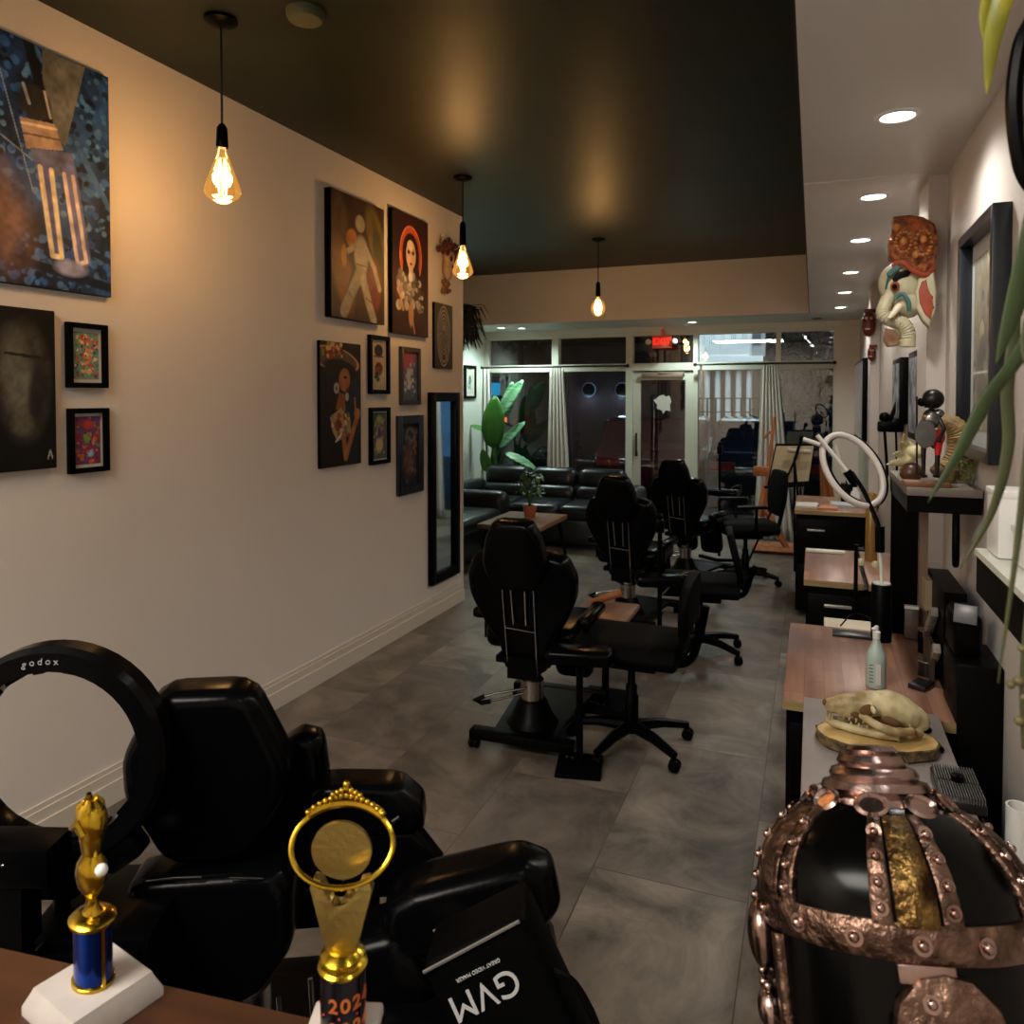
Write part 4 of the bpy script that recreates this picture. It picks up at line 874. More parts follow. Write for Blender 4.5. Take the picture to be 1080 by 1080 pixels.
# foreground tattoo chair with octagonal back
fc = thing('tattoo_chair', 'big black tattoo chair with octagonal back in the left foreground', 'chair', (-1.085, 1.15, 0), R(28), 'black hydraulic tattoo chairs')
g = G(); g.prism([(-0.078, 0.76), (0.078, 0.76), (0.15, 0.90), (0.152, 0.955), (0.085, 1.105), (-0.085, 1.105), (-0.15, 0.98), (-0.15, 0.90)], 0.10, Matrix.Rotation(R(6), 4, 'X') @ Matrix.Translation((0, 0.07, 0)), bev=0.03, seg=4); g.build('headrest', M_blk, fc)
g = G(); g.prism([(-0.10, 0.62), (0.16, 0.62), (0.19, 0.80), (0.175, 0.93), (0.12, 0.945), (-0.04, 0.80)], 0.09, Matrix.Translation((0.02, 0.12, 0)), bev=0.03, seg=4); g.build('backrest', M_blk, fc)
g = G(); g.prism([(-0.155, 0.62), (-0.13, 0.54), (-0.02, 0.49), (0.10, 0.51), (0.17, 0.60), (0.17, 0.72), (0.14, 0.755), (-0.12, 0.755), (-0.15, 0.70)], 0.12, Matrix.Translation((-0.01, -0.03, 0)), bev=0.03, seg=4); g.build('lower_back', M_blk, fc)
g = G(); g.tube([(-0.10, -0.085, 0.757), (-0.05, -0.092, 0.764), (0.0, -0.092, 0.762)], 0.0022, 6); g.tube([(0.05, -0.092, 0.757), (0.11, -0.09, 0.750)], 0.0022, 6); g.build('edge_highlight', M_chrome, fc)  # bright thin tubes stand in for the highlight along the pad's upper edge
g = G(); g.box((0.02, 0.40, 0.52), (0.46, 0.5, 0.12), bev=0.045, seg=4); g.build('seat', M_blk, fc)
g = G(); g.lathe([(0.055, 0.08), (0.055, 0.30), (0.03, 0.30), (0.03, 0.47)], 20, Matrix.Translation((0, 0.25, 0))); g.build('hydraulic_column', M_chrome, fc)
g = G(); g.box((0, 0.0, 0.075), (0.50, 0.07, 0.045), bev=0.008); g.box((0, 0.27, 0.085), (0.30, 0.6, 0.02)); g.box((0, 0.56, 0.075), (0.50, 0.07, 0.045), bev=0.008); g.build('base', M_plas, fc)
for x, y in ((-0.235, 0.0), (0.235, 0.0), (-0.235, 0.56), (0.235, 0.56)): g = G(); caster(g, x, y, 0.026); g.build('caster', M_plas, fc)
g = G(); g.tube([(0.13, -0.06, 0.50), (0.14, -0.08, 0.42)], 0.005, 6); g.tube([(0.19, -0.06, 0.53), (0.20, -0.08, 0.40), (0.28, -0.02, 0.40), (0.27, 0, 0.55)], 0.005, 6); g.build('release_lever', M_chrome, fc)

# ------------------------------------------------------------------ office chairs
def office_chair(loc, rz, label, sw=0.5, seat_z=0.50, back=True, mesh=True, bz=(0.58, 0.92), hook=True, arms=False, tilt=10, bw=0.40):
    """sitter faces +y, backrest at -y"""
    t = thing('office_chair', label, 'chair', loc, rz, 'black office chairs')
    g = G(); g.prism([(-sw / 2, -0.03), (-sw / 2 + 0.03, -0.075), (sw / 2 - 0.03, -0.075), (sw / 2, -0.03), (sw / 2 - 0.05, 0.03), (-sw / 2 + 0.05, 0.03)], 0.48, Matrix.Translation((0, 0.0, seat_z)), bev=0.02, seg=3); g.build('seat', M_mesh, t)
    g = G(); g.box((0, 0, seat_z - 0.10), (0.18, 0.26, 0.05), bev=0.01); g.box((0.10, 0.05, seat_z - 0.12), (0.10, 0.02, 0.015)); g.build('seat_mechanism', M_plas, t)
    g = G(); g.lathe([(0.034, 0.07), (0.034, 0.24), (0.027, 0.25), (0.027, 0.29), (0.018, 0.30), (0.018, seat_z - 0.09)], 16); g.build('gas_lift', M_plas, t)
    for k in range(5):
        a = 2 * PI * k / 5 + 0.3; g = G(); g.tube([(0.02 * math.cos(a), 0.02 * math.sin(a), 0.10), (0.16 * math.cos(a), 0.16 * math.sin(a), 0.095), (0.29 * math.cos(a), 0.29 * math.sin(a), 0.07)], [0.03, 0.024, 0.018], 8); leg = g.build('leg', M_plas, t)
        g = G(); caster(g, 0.29 * math.cos(a), 0.29 * math.sin(a), 0.027); g.build('caster', M_plas, leg)
    if back:
        z0, z1 = bz; T_ = Matrix.Translation((0, -0.26, z0)) @ Matrix.Rotation(R(tilt), 4, 'X') @ Matrix.Translation((0, 0, -z0))
        pts = hull([(bw * 0.36, z0), (bw * 0.5, z0 + (z1 - z0) * 0.35), (bw * 0.5, z0 + (z1 - z0) * 0.7), (bw * 0.38, z1 - 0.01), (bw * 0.2, z1)])
        g = G(); g.prism(pts, 0.04, T_, bev=0.016); g.build('backrest', M_mesh, t)
        g = G(); g.tube(bez([(0, -0.12, seat_z - 0.10), (0, -0.26, seat_z - 0.08), (0, -0.31, seat_z + 0.04), (0, -0.31 - 0.03, z0 + 0.12)], 6), 0.018, 8); g.build('back_support', M_plas, t)
    if arms:
        for a in (-1, 1):
            g = G(); g.tube([(a * 0.24, 0.0, seat_z - 0.06), (a * 0.29, 0.0, seat_z + 0.02), (a * 0.29, 0.0, seat_z + 0.17)], 0.014, 8); g.box((a * 0.29, 0.03, seat_z + 0.185), (0.07, 0.26, 0.025), bev=0.01); g.build('armrest', M_plas, t)
    return t
office_chair((-0.785, 3.50, 0), R(90), 'wide black office chair in front of the middle tattoo chair, seat turned sideways', sw=0.46, seat_z=0.51, bz=(0.58, 0.83), tilt=4, bw=0.44)
office_chair((-0.665, 4.95, 0), R(97), 'black mesh-back office chair turned left, behind the nearest office chair', sw=0.44, seat_z=0.47, bz=(0.46, 0.82), tilt=-14, bw=0.42)
office_chair((-0.55, 7.0, 0), R(112), 'far black office chair with mesh back and arms, beside the orange easel', sw=0.46, seat_z=0.52, bz=(0.60, 1.0), arms=True, tilt=6)

# armrest stands
def arm_stand(loc, rz, label, h=0.5, pad=(0.22, 0.12, 0.06), base=0.2, top=M_blk):
    t = thing('armrest_stand', label, 'armrest stand', loc, rz)
    g = G(); g.box((0, 0, 0.01), (base, base * 1.05, 0.02), bev=0.004); g.build('base_plate', M_plas, t)
    g = G(); g.cyl((0, 0, 0.015), (0, 0, h), 0.016, seg=12); g.cyl((0, 0, h * 0.5), (0, 0, h * 0.56), 0.024, seg=12); g.build('pole', M_plas, t)
    g = G(); g.box((0, 0, h + pad[2] / 2), pad, bev=0.025, seg=3); g.build('pad', top, t)
    return t
arm_stand((-0.95, 3.20, 0), R(12), 'armrest stand with square floor plate next to the nearest middle tattoo chair', 0.47, (0.30, 0.13, 0.07))
t = thing('stool_table', 'small round-cornered brown work tray between the middle chairs', 'side table', (-1.02, 3.92, 0))
g = G(); g.box((0, 0, 0.50), (0.30, 0.34, 0.03), bev=0.01); g.build('tray_top', mat('brown_top', '#7c5a48', 0.35), t)
g = G(); g.cyl((0, 0, 0.03), (0, 0, 0.49), 0.02); g.box((0, 0, 0.02), (0.26, 0.3, 0.03)); g.build('stand', M_plas, t)
g = G(); g.tube(bez([(-0.08, 0.0, 0), (0.0, 0.03, 0.03), (0.08, 0.05, 0.06)], 6), [0.02] * 12 + [0.028], 10); o = g.build('leather_roll', mat('tan_leather', '#a5653c', 0.35), None, (-1.03, 3.93, 0.535)); tag(o, 'small tan leather roll lying on the brown tray', 'leather roll')
# equipment rigs between far chairs
def rig(loc, rz, label, h):
    t = thing('arm_rest_rig', label, 'equipment stand', loc, rz)
    g = G(); g.cyl((0, 0, 0.06), (0, 0, h), 0.014, seg=10); g.build('pole', M_plas, t)
    for a in (-1, 1): g = G(); g.box((a * 0.1, 0, 0.03), (0.26, 0.04, 0.03), rot=(0, 0, a * 0.5)); g.build('foot', M_plas, t)
    g = G(); g.box((0.02, 0, h * 0.62), (0.34, 0.16, 0.07), bev=0.03); g.build('pad', M_blk, t)
    g = G(); g.tube([(0, 0, h * 0.5), (0.14, -0.03, h * 0.68), (0.2, -0.05, h * 0.70)], 0.008, 6); g.build('arm', M_chrome, t)
    g = G(); g.box((0, 0, h), (0.05, 0.05, 0.08), bev=0.01); g.ball((0.0, 0, h + 0.06), 0.022, 8); g.build('clamp', M_plas, t)
    return t
rig((-0.86, 4.60, 0), R(20), 'black equipment stand with pad between the office chairs and the second tattoo chair', 0.86)
rig((-0.86, 7.75, 0), R(-10), 'tall black equipment stand with clamp top before the far office chair', 1.12)

# ------------------------------------------------------------------ foreground equipment (left)
rl = thing('ring_light', 'large black ring light with plain white lettering in the left foreground', 'ring light', (-1.245, 0.945, 0), R(22))
RZ = 1.015
g = G(); n = 48; prof = [(0.154, -0.026), (0.188, -0.028), (0.198, -0.018), (0.198, 0.016), (0.188, 0.024), (0.156, 0.024), (0.150, 0.014)]
vs = [[g.bm.verts.new((r_ * math.cos(2 * PI * k / n), y_, RZ + r_ * math.sin(2 * PI * k / n))) for r_, y_ in prof] for k in range(n)]
for k in range(n):
    for j in range(len(prof)): j2 = (j + 1) % len(prof); k2 = (k + 1) % n; g.bm.faces.new((vs[k][j], vs[k2][j], vs[k2][j2], vs[k][j2]))
for f in g.bm.faces: f.smooth = True
g.build('ring_housing', mat('satin_black', (0.0018, 0.0018, 0.002), 0.2, spec=0.10), rl)
for k in range(18): a = 2 * PI * k / 18; g = G(); g.box((0.151 * math.cos(a), 0, RZ + 0.151 * math.sin(a)), (0.006, 0.03, 0.02), rot=(0, -a, 0)); g.build('vent_rib', M_plas, rl)
for k, ch in enumerate('godox'):
    a = R(104 - k * 4.6)
    text('lettering', ch, 0.017, Matrix.Translation((0.173 * math.cos(a), -0.0285, RZ + 0.173 * math.sin(a))) @ Matrix.Rotation(-(PI / 2 - a), 4, 'Y') @ Matrix.Rotation(PI / 2, 4, 'X'), mat('grey_print', '#8d8d8d', 0.5), rl)
g = G(); g.box((0.0, 0.0, RZ - 0.21), (0.09, 0.07, 0.08), bev=0.01); g.box((0.11, 0.0, RZ - 0.17), (0.07, 0.05, 0.06), rot=(0, R(-35), 0), bev=0.01); g.build('mount', M_plas, rl)
g = G(); g.cyl((0, 0.0, 0.03), (0, 0.0, RZ - 0.2), 0.014); g.build('stand_pole', M_plas, rl)
for k in range(3): a = k * 2 * PI / 3 + 0.5; g = G(); g.tube([(0, 0, 0.42), (0.33 * math.cos(a), 0.33 * math.sin(a), 0.01)], 0.009, 6); g.build('leg', M_plas, rl)
# barn-door video light
vl = thing('video_light', 'black boxy video light on a stand behind the gold hand trophy', 'studio light', (-1.205, 0.84, 0), R(20))
g = G(); g.box((-0.03, 0, 0.895), (0.20, 0.07, 0.065), bev=0.006); g.build('lamp_head', M_plas, vl)
g = G(); g.box((0.0, 0.0, 0.81), (0.04, 0.05, 0.12)); g.ball((-0.03, -0.01, 0.75), 0.028, 10); g.cyl((0.0, 0, 0.78), (0.0, 0, 0.05), 0.02, seg=10); g.build('stand_pole', M_plas, vl)
g = G(); g.prism([(-0.16, 0.66), (0.02, 0.73), (0.02, 0.62), (-0.12, 0.60)], 0.10, bev=0.008); g.build('battery_box', M_plas, vl)
for k, (xa, za) in enumerate(((-0.10, 0.91), (-0.05, 0.905), (0.0, 0.903))): g = G(); g.ball((xa, -0.037, za), 0.003, 6); g.build('screw', M_chrome, vl)
for k in range(3): a = k * 2 * PI / 3 + 1.0; g = G(); g.tube([(0, 0, 0.30), (0.28 * math.cos(a), 0.28 * math.sin(a), 0.012)], 0.008, 6); g.build('leg', M_plas, vl)
# small side shelf unit between
sd = thing('tool_trolley', 'low black trolley with chrome knob behind the trophies', 'trolley', (-1.11, 0.98, 0), R(25))
g = G(); g.box((-0.06, 0.05, 0.40), (0.22, 0.22, 0.66), bev=0.01); g.build('body', M_plas, sd)
g = G(); g.box((-0.06, -0.066, 0.68), (0.19, 0.012, 0.07), bev=0.003); g.build('drawer', M_plas, sd)
g = G(); g.box((-0.04, -0.08, 0.70), (0.05, 0.012, 0.008)); g.build('drawer_pull', M_chrome, sd)
for x, y in ((-0.14, -0.04), (0.02, -0.04), (-0.14, 0.13), (0.02, 0.13)): g = G(); caster(g, x, y, 0.024); g.build('caster', M_plas, sd)

# right-hand foreground group: headrest pad, panel, capsule cushion, pole
p1 = thing('leg_rest_unit', 'black upholstered leg rest on a steel pole behind the round gold trophy', 'leg rest', (-0.86, 1.36, 0), R(24))
g = G(); g.prism([(-0.12, 0.80), (-0.12, 0.835), (-0.09, 0.85), (0.06, 0.845), (0.11, 0.80), (0.115, 0.75), (0.02, 0.74), (-0.08, 0.76)], 0.10, bev=0.02, seg=3); g.build('upper_pad', M_blk, p1)
g = G(); g.prism([(-0.06, 0.74), (0.09, 0.745), (0.15, 0.665), (0.13, 0.605), (-0.02, 0.605), (-0.06, 0.66)], 0.07, bev=0.012); g.build('lower_pad', M_blk, p1)
g = G(); g.cyl((0.0, 0.0, 0.03), (0.0, 0.0, 0.66), 0.017, seg=12); g.build('pole', M_plas, p1)
g = G(); g.box((0, 0, 0.02), (0.36, 0.30, 0.03), bev=0.006); g.build('base_plate', M_plas, p1)
g = G(); g.tube([(-0.03, -0.05, 0.62), (-0.07, -0.05, 0.52)], 0.004, 6); g.build('release_wire', M_chrome, p1)
g = G(); g.tube([(0.05, -0.055, 0.78), (0.065, -0.055, 0.79)], 0.004, 6); g.build('release_wire', M_chrome, p1)
p2 = thing('massage_stool', 'black stool with long slanted capsule backrest in front of the gear bag', 'stool', (-0.60, 1.29, -0.0), R(24))
g = G(); g.prism([(-0.165, 0.655), (-0.155, 0.71), (-0.10, 0.745), (0.10, 0.79), (0.16, 0.765), (0.175, 0.70), (0.13, 0.64), (-0.02, 0.60), (-0.12, 0.61)], 0.13, bev=0.045, seg=4); g.build('backrest', M_blk, p2)
g = G(); g.prism([(-0.23, 0.58), (-0.21, 0.65), (-0.14, 0.67), (-0.08, 0.64), (-0.04, 0.54), (-0.20, 0.50)], 0.14, bev=0.04, seg=4); g.build('side_cushion', M_blk, p2)
g = G(); g.box((0, 0.02, 0.50), (0.36, 0.34, 0.10), bev=0.04, seg=3); g.build('seat', M_blk, p2)
g = G(); g.cyl((0, 0, 0.08), (0, 0, 0.46), 0.025); g.build('gas_lift', M_chrome, p2)
for k in range(5):
    a = 2 * PI * k / 5; g = G(); g.tube([(0, 0, 0.09), (0.24 * math.cos(a), 0.24 * math.sin(a), 0.065)], [0.026, 0.016], 8); lg = g.build('leg', M_plas, p2)
    g = G(); caster(g, 0.24 * math.cos(a), 0.24 * math.sin(a), 0.024); g.build('caster', M_plas, lg)
# gear bag with upside-down lettering, leaning
pb = at(497, 993, d=1.15)
bg_ = thing('gear_bag', 'black soft gear case with upside-down white lettering, standing in the foreground', 'bag', (pb.x, pb.y, 0.0), YAW)
TB = Matrix.Translation((0, 0, pb.z)) @ Matrix.Rotation(R(-27), 4, 'Y') @ Matrix.Rotation(R(-8), 4, 'X')
g = G(); g.T = TB; g.box((0, 0.06, -0.39), (0.175, 0.12, 0.78), bev=0.014, seg=3); g.build('body', mat('bag_nylon', (0.0015, 0.0015, 0.0016), 0.5, bump=0.1, bscale=200, spec=0.03), bg_)
g = G(); g.T = TB; g.tube([(-0.085, -0.002, -0.008), (0.08, -0.002, -0.004)], 0.0028, 6); g.tube([(-0.085, 0.10, -0.004), (0.08, 0.10, -0.004)], 0.002, 6); g.build('zipper', mat('zipper_grey', '#7a7672', 0.4, 0.5), bg_)
g = G(); g.T = TB; g.tube(bez([(0.088, 0.02, -0.10), (0.11, 0.02, -0.13), (0.112, 0.02, -0.2), (0.088, 0.02, -0.24)], 5), 0.006, 6); g.build('side_handle', M_plas, bg_)
M_print = mat('white_print', '#b4b4b4', 0.5)
text('lettering', 'GVM', 0.054, TB @ Matrix.Translation((-0.014, -0.002, -0.074)) @ Matrix.Rotation(PI, 4, 'Y') @ Matrix.Rotation(-PI / 2, 4, 'X') @ Matrix.Rotation(PI, 4, 'Y') @ Matrix.Rotation(PI, 4, 'Z') @ Matrix.Rotation(0, 4, 'Z'), M_print, bg_)
text('small_lettering', 'GREAT VIDEO MAKER', 0.0075, TB @ Matrix.Translation((-0.008, -0.002, -0.040)) @ Matrix.Rotation(PI, 4, 'Y') @ Matrix.Rotation(-PI / 2, 4, 'X') @ Matrix.Rotation(PI, 4, 'Y') @ Matrix.Rotation(PI, 4, 'Z'), M_print, bg_)

# ------------------------------------------------------------------ reception counter with the two trophies
# counter edge runs obliquely in front of the camera
c0, c1 = at(0, 998, z=1.09), at(335, 1074, z=1.09)
dv = (c1 - c0).normalized(); ang = math.atan2(dv.y, dv.x)
cn = thing('reception_counter', 'brown walnut counter top in the lower left corner, carrying both trophies', 'counter', (c1.x, c1.y, 0), ang)
g = G(); g.box((-0.44, -0.20, 1.07), (0.90, 0.40, 0.04), bev=0.003); g.build('counter_top', M_wcoun, cn)
g = G(); g.box((-0.44, -0.21, 0.525), (0.84, 0.34, 1.05)); g.build('counter_body', M_plas, cn)
M_marb = mat('white_marble', '#b9b1aa', 0.35, noise=0.12, scale=25)
M_blue = mat('blue_foil', '#0f3a9a', 0.16, 0.85, col2='#06134a', scale=18)
q = at(99, 1060, z=1.09)
t1 = thing('trophy', 'trophy with gold hand figure on blue column and white square base', 'trophy', (q.x, q.y, 1.0901), R(-12))
g = G(); g.lathe([(0.0, 0), (0.060, 0), (0.060, 0.008), (0.052, 0.020), (0.050, 0.024), (0, 0.024)], 4, Matrix.Rotation(R(45), 4, 'Z'), smooth=False); g.build('base', M_marb, t1)
g = G(); g.lathe([(0, 0.024), (0.019, 0.024), (0.019, 0.080), (0, 0.080)], 28, sx=1.0, sy=0.8); g.build('column', M_blue, t1)
g = G(); g.lathe([(0.0195, 0.024), (0.021, 0.024), (0.021, 0.027), (0.0195, 0.028)], 28, sy=0.82)
for a in (R(200), R(-5)): g.box((0.0195 * math.cos(a), 0.0155 * math.sin(a), 0.052), (0.003, 0.003, 0.056))
g.lathe([(0.0, 0.080), (0.022, 0.080), (0.0225, 0.083), (0.019, 0.086), (0.010, 0.088), (0, 0.088)], 28, sy=0.85); g.build('gold_trim', M_gold, t1)
g = G(); g.lathe([(0.011, 0.087), (0.007, 0.092), (0.006, 0.102), (0.009, 0.106), (0.014, 0.114), (0.016, 0.125), (0.0145, 0.134), (0.009, 0.142), (0.010, 0.146), (0.012, 0.158), (0.012, 0.160), (0.0155, 0.165), (0.0165, 0.174), (0.014, 0.184), (0.009, 0.189), (0, 0.190)], 28, sy=0.8); g.build('figure', M_gold, t1)
for k in range(5):
    a = k * 1.25 + 0.3; g = G(); g.tube([(0.009 * math.cos(a), 0.007 * math.sin(a), 0.176), (0.010 * math.cos(a), 0.008 * math.sin(a), 0.186), (0.006 * math.cos(a), 0.004 * math.sin(a), 0.191 + 0.002 * (k % 3))], [0.005, 0.0045, 0.0022], 7); g.build('finger', M_gold, t1)
g = G(); g.tube([(-0.010, -0.012, 0.168), (0.002, -0.014, 0.176)], 0.003, 6); g.tube([(0.002, -0.0135, 0.175), (0.009, -0.012, 0.166)], 0.0028, 6); g.build('thumb', M_gold, t1)
g = G(); g.ball((0.0165, 0.0, 0.132), 0.0055, 12); g.build('end_knob', M_white2, t1)

q = at(362, 1092, z=1.09)
t2 = thing('trophy', 'trophy with round gold disc, crown and 2024 printed column', 'trophy', (q.x, q.y, 1.0901), YAW + R(-2)); t2.scale = (1, 1, 0.94)
g = G(); g.box((0, 0, 0.006), (0.062, 0.05, 0.012), bev=0.003); g.build('base', M_marb, t2)
g = G(); g.lathe([(0, 0.012), (0.0195, 0.012), (0.0195, 0.066), (0, 0.066)], 28); g.build('column', mat('black_foil', '#08080f', 0.25, 0.3), t2)
M_or = mat('orange_foil', '#d8743a', 0.3, 0.5)
for zrow in (0.021, 0.043):
    for k, ch in enumerate('2024 2024 '):
        a = R(-100) + k * R(30.5)
        if ch != ' ': text('lettering', ch, 0.0175, Matrix.Translation((0.0197 * math.cos(a), 0.0197 * math.sin(a), zrow)) @ Matrix.Rotation(a + PI / 2, 4, 'Z') @ Matrix.Rotation(PI / 2, 4, 'X'), M_or, t2, ext=0.0003, bold=True)
g = G()
for k in range(8): a = k * 0.8; g.ball((0.0198 * math.cos(a), 0.0198 * math.sin(a), 0.0325), 0.0011, 6)
g.build('red_dots', mat('red_foil', '#c02a38', 0.3, 0.3), t2)
g = G(); g.lathe([(0.0205, 0.066), (0.0215, 0.069), (0.019, 0.071), (0.0205, 0.074), (0.017, 0.076), (0.019, 0.079), (0.014, 0.083), (0.010, 0.085), (0, 0.085)], 30); g.build('gold_cup', M_gold, t2)
g = G()
pts = [(-0.013, 0.083), (-0.018, 0.105), (-0.0275, 0.142), (-0.024, 0.152), (-0.017, 0.150), (-0.012, 0.130), (-0.009, 0.128), (-0.007, 0.129), (-0.003, 0.122), (0.0, 0.129), (0.002, 0.130), (0.002, 0.121), (0.006, 0.134), (0.010, 0.134), (0.011, 0.124), (0.017, 0.150), (0.024, 0.152), (0.0275, 0.142), (0.018, 0.105), (0.013, 0.083)]
g.prism(pts, 0.012, bev=0.0022, seg=2); g.build('flared_stem', M_gold2, t2)
g = G(); g.tube([(0.0445 * math.cos(2 * PI * k / 48), 0.020 * math.sin(2 * PI * k / 48), 0.180 + 0.0265 * math.sin(2 * PI * k / 48)) for k in range(48)], 0.0024, 8, closed=True); g.build('outer_ring', M_gold, t2)
g = G(); g.lathe([(0, -0.003), (0.0245, -0.003), (0.0262, -0.001), (0.0262, 0.003), (0, 0.003)], 36, Matrix.Translation((0, 0, 0.1765)) @ Matrix.Rotation(PI / 2, 4, 'X') @ Matrix.Diagonal((1, 1.02, 1, 1))); g.build('medal_disc', M_gold2, t2)
g = G(); cz = lambda u: 0.180 + 0.0265 * math.sqrt(max(0, 1 - (u * 0.76) ** 2))
g.tube([(u * 0.034, 0.019 * math.sqrt(1 - (u * .76) ** 2), cz(u) + 0.003) for u in [-1 + k / 8 for k in range(17)]], [0.0035] + [0.0045] * 15 + [0.0035], 8)
for k in range(15): u = -1 + 2 * k / 14; g.ball((u * 0.033, 0.019 * math.sqrt(1 - (u * .76) ** 2) - 0.002, cz(u) + 0.007 + 0.004 * (1 - abs(u))), 0.0026, 8)
for k in range(7): u = -.4 + .8 * k / 6; g.ball((u * 0.03, 0.016, cz(u) + 0.013 + 0.005 * (1 - abs(u) / .4)), 0.0026, 8)
g.ball((0, 0.016, 0.2285), 0.0034, 8); g.build('crown', M_gold, t2)

# ------------------------------------------------------------------ spectacle helmet on a plinth at the lower right
HX, HY = 0.0700, 0.80
sbx = thing('display_plinth', 'dark plinth under the copper and black helmet', 'plinth', (HX, HY, 0))
g = G(); g.box((0, 0, 0.49), (0.17, 0.17, 0.98), bev=0.004); g.build('body', M_plas, sbx)
g = G(); g.box((0, 0, 1.0), (0.19, 0.19, 0.02), bev=0.003); g.build('top_board', M_plas, sbx)
g = G(); g.box((0, -0.075, 1.028), (0.10, 0.02, 0.04), bev=0.003); g.build('front_rest', M_plas, sbx)
hm = thing('helmet', 'ornate copper and black riveted warrior helmet in the lower right corner', 'helmet', (0.086, 0.762, 1.0600))
hm.rotation_euler = (Matrix.Rotation(R(-5), 3, 'Z') @ Matrix.Rotation(R(-9), 3, 'Y') @ Matrix.Rotation(R(-20), 3, 'X') @ Matrix.Rotation(R(14), 3, 'Z')).to_euler()
B = 1.1305   # upper edge of the brow band, measured from the helmet's own foot at 1.0105
HB = -1.0105
RR = 0.118
def hr(z):  # radius of the bowl at world z
    if z <= B: return RR * (1 - 0.05 * ((B - z) / 0.15) ** 2)
    u = (z - B) / 0.092; return RR * math.sqrt(max(0.0, 1 - min(u, 1) ** 2.1))
def HP(az, z, off=0.0):
    r_ = hr(z) + off; a = R(az) - PI / 2; return Vector((r_ * math.cos(a), r_ * math.sin(a), z + HB))
prof = [(hr(z), z + HB) for z in np.linspace(1.0105, B, 8)] + [(hr(z), z + HB) for z in np.linspace(B + 0.005, B + 0.083, 14)]
prof = [(0, 0)] + prof + [(0, B + 0.0835 + HB)]
g = G(); g.lathe(prof, 48); g.build('bowl', mat('black_enamel', (0.001, 0.001, 0.001), 0.2, spec=0.12), hm)
def hoop(z0, z1, off, name, m):
    g = G(); zs = np.linspace(z0, z1, 6); pr = [(hr(zs[0]) - 0.004, zs[0] + HB)] + [(hr(z) + off * (1 if 0 < i < 5 else 0.6), z + HB) for i, z in enumerate(zs)] + [(hr(zs[-1]) - 0.004, zs[-1] + HB)]
    g.lathe(pr, 64); 
    # remove the caps made by lathe
    caps = [f for f in g.bm.faces if len(f.verts) > 8]; bmesh.ops.delete(g.bm, geom=caps, context='FACES_ONLY')
    return g.build(name, m, hm)
hoop(B - 0.028, B, 0.005, 'brow_band', M_copper)
def rib(az0, az1, z0, z1, off, name, m, parent=hm):
    g = G(); zs = np.linspace(z0, z1, 14); rows = []
    for z in zs:
        rows.append([g.bm.verts.new(HP(az0 + (az1 - az0) * u, z, o_)) for u, o_ in ((0, -0.003), (0.02, off * 0.7), (0.15, off), (0.5, off * 1.1), (0.85, off), (0.98, off * 0.7), (1, -0.003))])
    for i in range(13):
        for j in range(6): g.bm.faces.new((rows[i][j], rows[i][j + 1], rows[i + 1][j + 1], rows[i + 1][j]))
    for f in g.bm.faces: f.smooth = True
    return g.build(name, m, parent)
def rivets(lst, r_=0.0038, off=0.007, ring=True):
    for az, z in lst:
        p = HP(az, z, off); g = G(); g.ball(p, r_, 10); a = R(az) - PI / 2
        if ring:
            nrm = Vector((math.cos(a), math.sin(a), 0.35 if z > 1.18 else 0)).normalized(); M_ = Matrix.Translation(HP(az, z, off - 0.0025)) @ nrm.to_track_quat('Z', 'Y').to_matrix().to_4x4()
            g.lathe([(r_ * 1.05, 0), (r_ * 1.7, 0), (r_ * 1.7, 0.0016), (r_ * 1.05, 0.0016)], 12, M_)
        g.build('rivet', M_copperS, hm)
for c_ in (0, 68, 136, 224, 292):
    k_ = 1.0 if c_ == 0 else 1.0
    rib(c_ - 17, c_ - 9, B - 0.002, B + 0.076, 0.005, 'side_rib', M_copper)
    rib(c_ + 9, c_ + 17, B - 0.002, B + 0.076, 0.005, 'side_rib', M_copper)
    rib(c_ - 8, c_ + 8, B - 0.002, B + 0.075, 0.007, 'center_rib', mat('gilded_copper', '#7c6238', 0.36, 1.0, col2='#342213', scale=40, bump=0.8, bscale=70) if c_ == 0 else M_copper)
    rivets([(c_ + s_ * 13, z) for s_ in (-1, 1) for z in (B + 0.010, B + 0.028, B + 0.046, B + 0.063)])
rivets([(a, B - 0.014) for a in range(-168, 192, 24)], 0.0045)
for c_ in range(0, 360, 40):
    g = G(); a = R(c_) - PI / 2; M_ = Matrix.Translation(HP(c_ - 14, B + 0.080, 0.003)); a = R(c_ - 14) - PI / 2; M_ = M_ @ Vector((math.cos(a), math.sin(a), 0.9)).to_track_quat('Z', 'Y').to_matrix().to_4x4()
    g.lathe([(0.0105, 0), (0.015, -0.001), (0.016, 0.003), (0.013, 0.005), (0.0105, 0.002)], 18, M_ @ Matrix.Diagonal((1.0, 0.8, 1, 1))); g.build('oval_ring', M_copperS, hm)
g = G(); pr = [(0.0, 1.262)]
pr = [(r_ * 0.62, B + 0.078 + (z_ - 1.256) * 0.80) for r_, z_ in [(0.090, 1.250), (0.098, 1.256), (0.094, 1.264), (0.080, 1.267), (0.083, 1.272), (0.078, 1.280), (0.066, 1.283), (0.068, 1.288), (0.063, 1.295), (0.052, 1.298), (0.054, 1.303), (0.049, 1.310), (0.038, 1.312), (0.040, 1.316), (0.034, 1.321), (0, 1.322)]]
g.lathe([(r_, z + HB) for r_, z in pr], 44); g.build('stepped_finial', M_copperS, hm)
